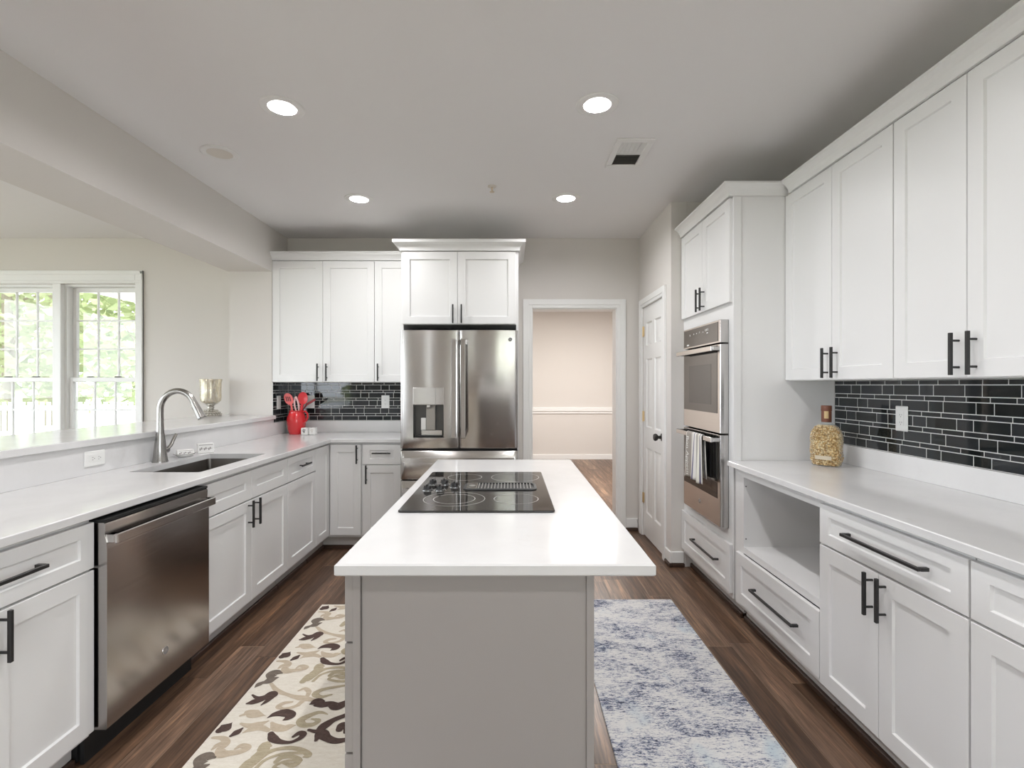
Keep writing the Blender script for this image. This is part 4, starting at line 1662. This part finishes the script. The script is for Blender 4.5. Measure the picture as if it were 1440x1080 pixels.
# slotted spoon
mb = tool_base([W_(-0.022, -0.020, 0.022), W_(-0.030, -0.018, 0.20), W_(-0.038, -0.02, 0.262)], [0.006, 0.007, 0.010])
cx, cy, cz = W_(-0.060, -0.024, 0.312)
n = 26
out, inn = [], []
for k in range(n):
    a = 2 * PI * k / n
    out.append((cx + 0.040 * math.cos(a) - 0.012 * math.sin(a), cy, cz + 0.052 * math.sin(a)))
mb.loft([out, [(p[0], p[1] + 0.006, p[2]) for p in out]], 0, True, True, True)
for k in (-1, 0, 1):
    s = MB().box(-0.0035, 0.0035, -0.0008, 0.0072, -0.022, 0.022, 0)
    s.xform(Matrix.Translation((cx + k * 0.016 - 0.002, cy, cz)) @ Matrix.Rotation(math.radians(-16), 4, 'Y'))
    mb.add(s.v, s.f, 1)
tag(mb.build('slotted_spoon', [CORAL, RUBBER]), 'coral red slotted spoon leaning out of the red pitcher', 'utensil')
# tongs
mb = MB()
mb.tube([W_(-0.010, 0.0, 0.024), W_(0.000, -0.005, 0.20), W_(-0.012, -0.01, 0.250), W_(-0.014, -0.012, 0.290), W_(-0.002, -0.014, 0.335)], [0.005, 0.006, 0.008, 0.009, 0.006], 8)
mb.tube([W_(0.000, 0.004, 0.024), W_(0.020, 0.0, 0.20), W_(0.024, -0.006, 0.250), W_(0.016, -0.01, 0.290), W_(0.000, -0.013, 0.335)], [0.005, 0.006, 0.008, 0.009, 0.006], 8)
tag(mb.build('tongs', PINKW), 'pink and white tongs upright in the red pitcher', 'utensil')
# solid spoon
mb = tool_base([W_(0.005, -0.01, 0.024), W_(0.040, 0.0, 0.20), W_(0.050, 0.004, 0.262)], [0.006, 0.009, 0.014])
cx, cy, cz = W_(0.056, 0.004, 0.318)
for s_ in (1,):
    rings = []
    for q, dyy in ((0.02, 0.014), (0.6, 0.009), (0.92, 0.002), (1.0, -0.004), (0.9, -0.002), (0.5, 0.004), (0.02, 0.008)):
        rings.append([(cx + 0.044 * q * math.cos(2 * PI * k / 24), cy + dyy, cz + 0.056 * q * math.sin(2 * PI * k / 24)) for k in range(24)])
    mb.loft(rings)
tag(mb.build('spoon', REDPL), 'deep red solid spoon standing in the pitcher behind the tongs', 'utensil')
# spatula leaning out over the handle
mb = tool_base([W_(0.022, 0.034, 0.026), W_(0.040, 0.034, 0.212), W_(0.085, 0.030, 0.268)], [0.005, 0.006, 0.008])
s = MB().box(-0.010, 0.010, -0.004, 0.004, 0, 0.085, 0.003)
s.xform(Matrix.Translation(W_(0.083, 0.030, 0.263)) @ Matrix.Rotation(math.radians(58), 4, 'Y'))
mb.add(s.v, s.f)
tag(mb.build('spatula', mat('dark_red', (0.32, 0.03, 0.035), 0.4)), 'narrow dark red spatula leaning over the pitcher handle', 'utensil')

# glass jar behind the pitcher, and two small shakers
mb = MB()
mb.lathe([(0.045, 0.0), (0.048, 0.004), (0.049, 0.10), (0.050, 0.118), (0.047, 0.118), (0.046, 0.01), (0.0, 0.008)], (-1.993, 4.538, 0.9145), 32, 0, True, False)
tag(mb.build('glass_jar', JARG), 'clear glass jar behind the red pitcher in the corner', 'jar')


def shaker_cube(x, y, label, letter):
    mb = MB()
    mb.box(x - 0.028, x + 0.028, y - 0.028, y + 0.028, 0.9145, 0.9145 + 0.062, 0.005)
    mb.lathe([(0.012, 0.9765), (0.012, 0.978), (0.0, 0.979)], (x, y, 0), 16, 0, False, False)
    for i in range(4):
        a = 0.4 + 1.5 * i
        mb.box(x - 0.004 + 0.008 * math.cos(a) - 0.006, x + 0.008 * math.cos(a) + 0.006, y - 0.0284, y - 0.0281, 0.9145 + 0.036 + 0.010 * math.sin(a), 0.9145 + 0.041 + 0.010 * math.sin(a), 0, 1)
    mb.box(x - 0.003, x + 0.003, y - 0.0284, y - 0.0281, 0.9145 + 0.016, 0.9145 + 0.038, 0, 1)
    return tag(mb.build('shaker', [CERAM, letter]), label, 'shaker', 'salt and pepper shakers')


shaker_cube(-1.800, 4.365, 'small white cube shaker with a dark leaf print, touching the red pitcher', mat('print_dark', (0.10, 0.085, 0.07), 0.5))
shaker_cube(-1.738, 4.385, 'small white cube shaker with a faint print, farther from the red pitcher', mat('print_faint', (0.66, 0.62, 0.58), 0.5))

# bottle of puffed grain
bt = empty('bottle', (1.707, 2.690, 0.9145), 'flat glass liquor bottle filled with golden popcorn kernels', 'bottle', None, math.radians(-50))


def flask(mb, inset, zs0, zs1, m=0):
    rings = []
    for z, w, d in ((0.000, 0.062, 0.032), (0.004, 0.068, 0.037), (0.02, 0.072, 0.040), (0.11, 0.078, 0.042), (0.155, 0.0785, 0.042), (0.178, 0.0750, 0.040), (0.197, 0.0665, 0.037), (0.209, 0.0565, 0.034),
                    (0.219, 0.0440, 0.030), (0.2265, 0.0335, 0.026), (0.232, 0.026, 0.023), (0.240, 0.021, 0.021), (0.262, 0.0205, 0.0205)):
        if z < zs0 or z > zs1:
            continue
        n = 40
        e = 0.42 if z < 0.222 else 1.0
        ring = []
        for k in range(n):
            a = 2 * PI * k / n
            c, s = math.cos(a), math.sin(a)
            ring.append(((w - inset) * math.copysign(abs(c) ** e, c), (d - inset) * math.copysign(abs(s) ** (e if e == 1 else 0.75), s), z + (inset if z < 0.1 else 0)))
        rings.append(ring)
    mb.loft(rings, m, True, True, True)


mb = MB()
flask(mb, 0.0, 0.0, 0.3)
mb.build('glass', BOTTLEG, bt)
mb = MB()
flask(mb, 0.004, 0.0, 0.2195)
rnd = random.Random(5)
for k in range(1500):
    z = rnd.uniform(0.008, 0.212)
    w = 0.072 if z < 0.160 else 0.072 - ((z - 0.160) / 0.052) ** 1.8 * 0.024
    d = 0.0365 if z < 0.19 else 0.0365 - (z - 0.19) * 0.3
    if z < 0.03:
        w -= 0.006
    f_ = rnd.random() < 0.8
    if f_:
        x, y = rnd.uniform(-w * 0.93, w * 0.93), -d
        y *= max(0.2, (1 - abs(x / w) ** 4.8)) ** 0.18
    else:
        x, y = rnd.choice((-1, 1)) * w * 0.985, rnd.uniform(-d * 0.7, d * 0.7)
    s = rnd.uniform(0.0028, 0.0046)
    M = Matrix.Rotation(rnd.uniform(0, 6), 3, 'X') @ Matrix.Rotation(rnd.uniform(0, 6), 3, 'Z')
    q = [Vector(p) for p in ((s * 1.4, 0, 0), (-s * 1.4, 0, 0), (0, s, 0), (0, -s, 0), (0, 0, s * 0.8), (0, 0, -s * 0.8))]
    mb.add([Vector((x, y, z)) + M @ p for p in q], [(0, 2, 4), (2, 1, 4), (1, 3, 4), (3, 0, 4), (2, 0, 5), (1, 2, 5), (3, 1, 5), (0, 3, 5)])
o = mb.build('kernels', SEEDS, bt, angle=80)
o['kind'] = 'stuff'
mb = MB()
mb.lathe([(0.0235, 0.236), (0.0245, 0.238), (0.0245, 0.292), (0.0235, 0.294)], (0, 0, 0), 28, 0, True, True)
mb.lathe([(0.0245, 0.2942), (0.026, 0.297), (0.026, 0.322), (0.0245, 0.325), (0.0, 0.3255)], (0, 0, 0), 28, 0, True, False)
vs = []
rr = [[(0.0249 * math.sin(t), -0.0249 * math.cos(t), z) for t in [math.radians(-8 + 6 * k) for k in range(9)]] for z in (0.256, 0.300)]
mb.loft(rr, 1, closed=False)
mb.build('stopper', [WOODS, PAPER], bt)
mb = MB()
mb.box(-0.042, 0.036, -0.0418, -0.0412, 0.036, 0.056, 0)
mb.build('embossed_strip', mat('strip_pale', (0.58, 0.50, 0.37), 0.3), bt)

# ================================================================== tiles
def tile_field(mb, length, z0, z1, place, seed):
    """alternating tall and short courses of glass tile on pale grout; place(u, z, t) -> xyz with t out of the wall"""
    rnd = random.Random(seed)

    def bx(u0, u1, za, zb_, t0, t1, m, b=0.0):
        s = MB().box(u0, u1, t0, t1, za, zb_, b)
        mb.add([place(p[0], p[2], p[1]) for p in s.v], s.f, m)
    bx(0, length, z0, z1, 0.0, 0.0072, 0)
    z = z1
    g = 0.0019
    k = 0
    first = True
    while z > z0 + 0.004:
        tall = k % 2 == 1
        h = 0.0490 if tall else 0.0225
        lo = max(z0, z - h)
        u = -rnd.uniform(0.0, 0.12)
        j = rnd.randint(0, 1)
        while u < length:
            w = (0.152 if j % 2 else 0.076) if tall else 0.103
            j += 1
            a, b = max(0, u) + g, min(length, u + w) - g
            if b - a > 0.004 and z - lo > 0.006:
                bx(a, b, lo + g, z - g, 0.0073, 0.0088, 1 + rnd.choice((0, 0, 1, 1, 2)), 0.0006)
            u += w
        z = lo
        k += 1


mb = MB()
tile_field(mb, 2.47, 1.0195, 1.373, lambda u, z, t: (1.8795 - t, 2.872 - u, z), 3)
tag(mb.build('backsplash', [GROUT] + TILES, smooth=False), 'dark glass tile backsplash with pale grout above the popcorn bottle', 'backsplash')
mb = MB()
tile_field(mb, 1.176, 1.0235, 1.373, lambda u, z, t: (-2.060 + u, 4.6195 - t, z), 7)
tag(mb.build('backsplash', [GROUT] + TILES, smooth=False), 'dark glass tile backsplash behind the red pitcher', 'backsplash')
mb = MB()
tile_field(mb, 0.290, 1.0235, 1.373, lambda u, z, t: (-2.0695 + t, 4.318 + u, z), 9)
tag(mb.build('backsplash', [GROUT] + TILES, smooth=False), 'short return of dark glass tile at the end of the bar ledge', 'backsplash')


def outlet(loc, rz, label, wide=False, switch=False):
    """root on the wall face; local -y comes out of the wall"""
    o = empty('outlet', loc, label, 'outlet', None, rz)
    a, b = (0.060, 0.037) if wide else (0.037, 0.060)
    mb = MB()
    mb.box(-a, a, -0.006, 0.0, -b, b, 0.003)
    mb.build('cover_plate', PLASTIC, o)
    c, d = (0.034, 0.0165) if wide else (0.0165, 0.034)
    mb = MB()
    mb.box(-c, c, -0.0085, -0.006, -d, d, 0.001)
    for s in (-1, 1):
        sx, sz = (s * 0.018, 0) if wide else (0, s * 0.018)
        if switch:
            continue
        for q in (-1, 1):
            if wide:
                mb.box(sx - 0.004, sx + 0.004, -0.0088, -0.0085, sz + q * 0.006 - 0.0009, sz + q * 0.006 + 0.0009, 0, 1)
            else:
                mb.box(sx + q * 0.006 - 0.0009, sx + q * 0.006 + 0.0009, -0.0088, -0.0085, sz - 0.004, sz + 0.004, 0, 1)
        g = 0.009 if not wide else 0.0
        mb.lathe([(0.0022, 0.0085), (0.0022, 0.0088)], (sx + (0.010 if wide else 0), 0, sz - g), 10, 1, True, True, 'y')
    mb.build('toggle' if switch else 'socket', [PLASTIC, SLOT], o)
    return o


outlet((-2.0495, 2.450, 0.990), LR, 'white horizontal outlet in the quartz strip above the worktop, near the dishwasher', True)
outlet((1.8705, 2.376, 1.190), RR, 'white outlet among the dark tiles above the popcorn bottle counter')
outlet((-2.0605, 4.420, 1.195), LR, 'white cover plate on the tile return at the end of the bar ledge', False, True)
outlet((-1.850, 4.6105, 1.195), BR, 'white cover plate on the dark tiles right behind the red pitcher', False, True)
outlet((-1.158, 4.6105, 1.195), BR, 'white outlet on the dark tiles next to the refrigerator')

# ================================================================== ceiling fittings
LABELS = ['lit recessed ceiling light nearest the round beige ceiling disc', 'lit recessed ceiling light next to the air vent',
          'lit recessed ceiling light in front of the sink corner wall cabinets', 'lit recessed ceiling light in front of the doorway',
          None, None, None, None]
for i, (x, y) in enumerate(CANS):
    lab = LABELS[i] or 'unseen assumed recessed ceiling light over the near end of the kitchen'
    r = empty('recessed_light', (x, y, CZ), lab, 'ceiling light', 'recessed ceiling lights')
    mb = MB()
    mb.lathe([(0.0665, 0.004), (0.066, -0.003), (0.098, -0.006), (0.104, -0.003), (0.104, 0.0), (0.0665, -0.0005)], (0, 0, 0), 40, 0, False, False)
    mb.build('trim_ring', CANW, r)
    mb = MB()
    mb.lathe([(0.0655, 0.0), (0.054, 0.045), (0.053, 0.05)], (0, 0, 0), 36, 0, False, False)
    mb.build('baffle', CANW, r)
    mb = MB()
    mb.lathe([(0.053, 0.046), (0.053, 0.050)], (0, 0, 0), 36, 0, True, True)
    mb.build('lens', LENS, r)
    d = bpy.data.lights.new('lamp', 'AREA')
    d.shape = 'DISK'
    d.size = 0.10
    d.energy = CAN_POWER
    d.color = CAN_TINT
    d.spread = math.radians(172)
    lo = bpy.data.objects.new('lamp', d)
    C.objects.link(lo)
    lo.parent = r
    lo.location = (0, 0, 0.016)

r = empty('ceiling_disc', (-1.706, 2.920, CZ), 'round white ceiling disc with a beige centre, unlit', 'ceiling fitting')  # round fitting with a beige centre, taken for an unlit recessed light
mb = MB()
mb.lathe([(0.066, -0.003), (0.070, -0.006), (0.096, -0.008), (0.103, -0.004), (0.103, 0.0)], (0, 0, 0), 40, 0, False, True)
mb.build('trim_ring', CANW, r)
mb = MB()
mb.lathe([(0.069, -0.005), (0.050, -0.002), (0.0, -0.001)], (0, 0, 0), 36, 0, False, False)
mb.build('centre', BEIGE, r)

r = empty('sprinkler', (-0.127, 3.410, CZ), 'small beige fire sprinkler on the ceiling', 'sprinkler')
mb = MB()
mb.lathe([(0.030, 0.0), (0.030, -0.004), (0.020, -0.008), (0.0, -0.0085)], (0, 0, 0), 24, 0, False, False)
mb.build('escutcheon', BEIGE, r)
mb = MB()
mb.lathe([(0.008, -0.006), (0.008, -0.022), (0.005, -0.026), (0.005, -0.036), (0.017, -0.038), (0.017, -0.040), (0.0, -0.041)], (0, 0, 0), 16, 0, False, False)
mb.build('nozzle', mat('sprinkler_beige', (0.60, 0.50, 0.38), 0.4), r)

r = empty('air_vent', (0.694, 2.922, CZ), 'rectangular white ceiling air register with a dark grille', 'vent')
mb = MB()
a, b = 0.106, 0.180
for q in ((-a, a, -b, -b + 0.036), (-a, a, b - 0.036, b), (-a, -a + 0.034, -b + 0.036, b - 0.036), (a - 0.034, a, -b + 0.036, b - 0.036)):
    mb.box(q[0], q[1], q[2], q[3], -0.010, 0.0, 0.003)
mb.box(-a + 0.034, a - 0.034, -0.003, 0.003, -0.010, 0)
mb.build('frame', CANW, r)
mb = MB().box(-a + 0.034, a - 0.034, -b + 0.036, b - 0.036, -0.0015, 0.0)
mb.build('duct', GRILL, r, smooth=False)
mb = MB()
for k in range(12):
    y = -b + 0.046 + k * 0.012
    if y < -0.006:
        mb.add([(-a + 0.034, y, -0.009), (a - 0.034, y, -0.009), (a - 0.034, y - 0.006, -0.002), (-a + 0.034, y - 0.006, -0.002)], [(0, 1, 2, 3)])
for k in range(12):
    y = 0.010 + k * 0.012
    if y < b - 0.042:
        mb.add([(-a + 0.034, y, -0.009), (a - 0.034, y, -0.009), (a - 0.034, y + 0.012, -0.002), (-a + 0.034, y + 0.012, -0.002)], [(0, 1, 2, 3)])
for k in range(5):
    x = -a + 0.034 + 0.023 * (k + 0.7)
    mb.box(x - 0.001, x + 0.001, -b + 0.036, -0.003, -0.0095, -0.004)
mb.build('louvre', CANW, r, smooth=False)

# ================================================================== rugs
MOTIFS = {
    'brown': [
        ([(-1.128, 1.934), (-1.116, 1.951), (-1.105, 1.978)], [0.034, 0.054, 0]),
        ([(-1.069, 1.903), (-1.057, 1.922), (-1.048, 1.944)], [0.014, 0.032, 0.010]),
        ([(-1.12, 2.156), (-1.085, 2.134), (-1.055, 2.141), (-1.039, 2.164), (-1.022, 2.151), (-1.032, 2.122)], [0.008, 0.02, 0.03, 0.035, 0.03, 0.01]),
        ([(-1.109, 2.096), (-1.09, 2.106), (-1.06, 2.124), (-1.037, 2.159)], [0.012, 0.035, 0.03, 0.02]),
        ([(-1.046, 2.084), (-1.034, 2.111), (-1.025, 2.151)], [0.006, 0.022, 0.03]),
        ([(-0.981, 2.004), (-0.961, 2.027), (-0.927, 2.037), (-0.893, 2.024), (-0.898, 2.005), (-0.911, 1.989)], [0.003, 0.028, 0.045, 0.04, 0.03, 0.003]),
        ([(-0.923, 1.916), (-0.902, 1.89), (-0.87, 1.872), (-0.828, 1.868), (-0.801, 1.888), (-0.795, 1.91), (-0.813, 1.918), (-0.829, 1.898)], [0.022, 0.035, 0.024, 0.015, 0.02, 0.026, 0.024, 0.012]),
        ([(-0.845, 2.089), (-0.822, 2.106), (-0.789, 2.089), (-0.758, 2.093), (-0.723, 2.077), (-0.686, 2.111)], [0.004, 0.05, 0.04, 0.035, 0.05, 0.03]),
        ([(-0.785, 1.936), (-0.752, 1.928), (-0.733, 1.958), (-0.709, 1.992), (-0.669, 2.022)], [0.012, 0.022, 0.04, 0.028, 0.024]),
        ([(-0.735, 1.877), (-0.728, 1.913), (-0.696, 1.89), (-0.656, 1.875), (-0.612, 1.885)], [0.012, 0.05, 0.035, 0.03, 0.02]),
        ([(-0.666, 1.939), (-0.662, 1.96), (-0.641, 1.954), (-0.637, 1.923)], [0.03, 0.04, 0.035, 0.02]),
    ],
    'moss': [
        ([(-1.135, 2.206), (-1.127, 2.231), (-1.118, 2.249)], [0.004, 0.03, 0.012]),
        ([(-1.118, 2.237), (-1.097, 2.255), (-1.081, 2.272), (-1.063, 2.285)], [0.012, 0.045, 0.03, 0.006]),
        ([(-1.101, 1.745), (-1.104, 1.78), (-1.091, 1.795), (-1.064, 1.792)], [0.02, 0.06, 0.05, 0.01]),
    ],
    'khaki': [
        ([(-1.096, 2.02), (-1.081, 2.03), (-1.081, 2.046), (-1.052, 2.032), (-1.026, 2.024), (-0.992, 2.02)], [0.012, 0.02, 0.02, 0.05, 0.035, 0]),
        ([(-1.068, 1.972), (-1.026, 1.96), (-0.994, 1.967), (-0.965, 1.99)], [0.012, 0.03, 0.035, 0.006]),
        ([(-1.034, 1.919), (-1.01, 1.941), (-0.978, 1.948), (-0.942, 1.934)], [0.006, 0.03, 0.03, 0.02]),
        ([(-0.949, 1.978), (-0.919, 1.951), (-0.885, 1.944), (-0.867, 1.956), (-0.846, 1.963)], [0.012, 0.04, 0.035, 0.03, 0.004]),
        ([(-1.074, 2.234), (-1.022, 2.184), (-0.953, 2.151), (-0.891, 2.132), (-0.839, 2.12)], [0.016, 0.024, 0.02, 0.035, 0.02]),
        ([(-0.876, 2.143), (-0.882, 2.177), (-0.909, 2.2), (-0.93, 2.184)], [0.018, 0.022, 0.02, 0.01]),
        ([(-0.926, 2.106), (-0.956, 2.099), (-0.968, 2.076), (-0.94, 2.064), (-0.898, 2.079), (-0.884, 2.109)], [0.014, 0.022, 0.024, 0.014, 0.02, 0.022]),
        ([(-1.132, 1.894), (-1.092, 1.89), (-1.066, 1.865), (-1.07, 1.833), (-1.049, 1.81), (-1.018, 1.814), (-0.984, 1.824), (-0.973, 1.841), (-1.001, 1.851), (-1.015, 1.835)], [0.014, 0.024, 0.03, 0.03, 0.04, 0.028, 0.026, 0.028, 0.024, 0.01]),
        ([(-1.1, 1.827), (-1.093, 1.851), (-1.083, 1.87)], [0.006, 0.022, 0.014]),
    ],
    'olive': [
        ([(-0.743, 2.027), (-0.783, 2.04), (-0.818, 2.018), (-0.839, 1.99), (-0.818, 1.964), (-0.78, 1.967), (-0.769, 1.99), (-0.798, 2.0)], [0.006, 0.02, 0.028, 0.034, 0.03, 0.024, 0.022, 0.01]),
        ([(-0.929, 1.795), (-0.909, 1.822), (-0.915, 1.857), (-0.89, 1.849)], [0.016, 0.045, 0.035, 0.01]),
        ([(-0.926, 1.748), (-0.912, 1.773), (-0.892, 1.81), (-0.863, 1.832), (-0.815, 1.84), (-0.764, 1.827), (-0.731, 1.803), (-0.749, 1.794)], [0.04, 0.035, 0.026, 0.018, 0.02, 0.022, 0.024, 0.006]),
        ([(-0.835, 1.773), (-0.823, 1.795), (-0.79, 1.797), (-0.755, 1.78), (-0.767, 1.757), (-0.804, 1.766)], [0.02, 0.025, 0.02, 0.02, 0.025, 0.012]),
        ([(-0.723, 2.226), (-0.786, 2.209), (-0.833, 2.188), (-0.848, 2.16), (-0.815, 2.141), (-0.777, 2.156)], [0.014, 0.018, 0.024, 0.03, 0.022, 0.012]),
        ([(-0.94, 2.252), (-0.93, 2.293), (-0.906, 2.321), (-0.907, 2.359), (-0.883, 2.343)], [0.03, 0.035, 0.03, 0.025, 0.01]),
        ([(-0.894, 2.255), (-0.878, 2.305), (-0.831, 2.334), (-0.76, 2.34)], [0.016, 0.014, 0.014, 0.014]),
        ([(-0.732, 2.255), (-0.788, 2.255), (-0.83, 2.272), (-0.801, 2.3), (-0.748, 2.303)], [0.02, 0.018, 0.015, 0.012, 0.012]),
    ],
}


def smooth_path(p, w, n=7):
    """Catmull-Rom through the points, with widths"""
    P = [Vector(q) for q in p]
    P = [P[0] * 2 - P[1]] + P + [P[-1] * 2 - P[-2]]
    Wd = [w[0]] + list(w) + [w[-1]]
    o = []
    for i in range(1, len(P) - 2):
        for k in range(n):
            t = k / n
            a, b, c, d = P[i - 1], P[i], P[i + 1], P[i + 2]
            o.append((0.5 * (2 * b + (c - a) * t + (2 * a - 5 * b + 4 * c - d) * t * t + (3 * b - a - 3 * c + d) * t ** 3), max(0.0, 0.5 * (2 * Wd[i] + (Wd[i + 1] - Wd[i - 1]) * t + (2 * Wd[i - 1] - 5 * Wd[i] + 4 * Wd[i + 1] - Wd[i + 2]) * t * t + (3 * Wd[i] - Wd[i - 1] - 3 * Wd[i + 1] + Wd[i + 2]) * t ** 3))))
    o.append((P[-2], Wd[-2]))
    return o


RX0, RX1, RY0, RY1, RT = -1.155, -0.450, 0.75, 3.046, 0.008
mb = MB()
slab(mb, rect(RX0, RX1, RY0, RY1), [], 0.0, RT, 0.003)
clips = lambda x: min(max(x, RX0 + 0.004), RX1 - 0.004)
clipy = lambda y: min(max(y, RY0 + 0.004), RY1 - 0.004)
for rep in range(-2, 3):
    zl = RT + 0.0003
    for mi, key in enumerate(('khaki', 'olive', 'moss', 'brown')):
        for pts, ws in MOTIFS[key]:
            zl += 0.00004
            sp = smooth_path([(x, y + rep * 0.525) for x, y in pts], ws)
            L_, R_s = [], []
            for i, (q, w) in enumerate(sp):
                t = (sp[min(i + 1, len(sp) - 1)][0] - sp[max(i - 1, 0)][0])
                t = t.normalized() if t.length > 1e-6 else Vector((1, 0))
                nv = Vector((-t.y, t.x))
                hl = hr = max(w, 0.002) / 2
                if 0 < i < len(sp) - 1:
                    e0, e1 = q - sp[i - 1][0], sp[i + 1][0] - q
                    if e0.length > 1e-6 and e1.length > 1e-6:
                        ang = math.atan2(e0.x * e1.y - e0.y * e1.x, e0.dot(e1))
                        if abs(ang) > 1e-4:
                            rad = 0.8 * 0.5 * (e0.length + e1.length) / abs(ang)
                            if ang > 0:
                                hl = min(hl, rad)
                            else:
                                hr = min(hr, rad)
                L_.append((clips((q + nv * hl).x), clipy((q + nv * hl).y), zl + i * 0.000008))
                R_s.append((clips((q - nv * hr).x), clipy((q - nv * hr).y), zl + i * 0.000008))
            ys = [p[1] for p in L_ + R_s]
            if max(ys) - min(ys) < 0.003:
                continue
            mb.loft([L_, R_s], {'brown': 1, 'moss': 2, 'khaki': 3, 'olive': 4}[key], closed=False)
            for e_ in (0, -1):          # rounded ends
                q, w = sp[e_]
                if w > 0.008 and RY0 + 0.02 < q.y < RY1 - 0.02 and RX0 + 0.02 < q.x < RX1 - 0.02:
                    c_ = [(q.x + w / 2 * math.cos(2 * PI * k / 12), q.y + w / 2 * math.sin(2 * PI * k / 12), zl + 0.000015) for k in range(12)]
                    mb.add(c_, [tuple(range(12))], {'brown': 1, 'moss': 2, 'khaki': 3, 'olive': 4}[key])
tag(mb.build('runner_rug', RUGS, origin=(-0.8, 1.9, 0), smooth=False), 'cream runner rug with brown and khaki scrolls and leaves', 'rug')

mb = MB()
slab(mb, rect(0.378, 1.008, 0.70, 3.122), [], 0.0, 0.007, 0.003)
tag(mb.build('runner_rug', BLUERUG, origin=(0.69, 1.9, 0), smooth=False), 'distressed blue and grey runner rug beside the island', 'rug')
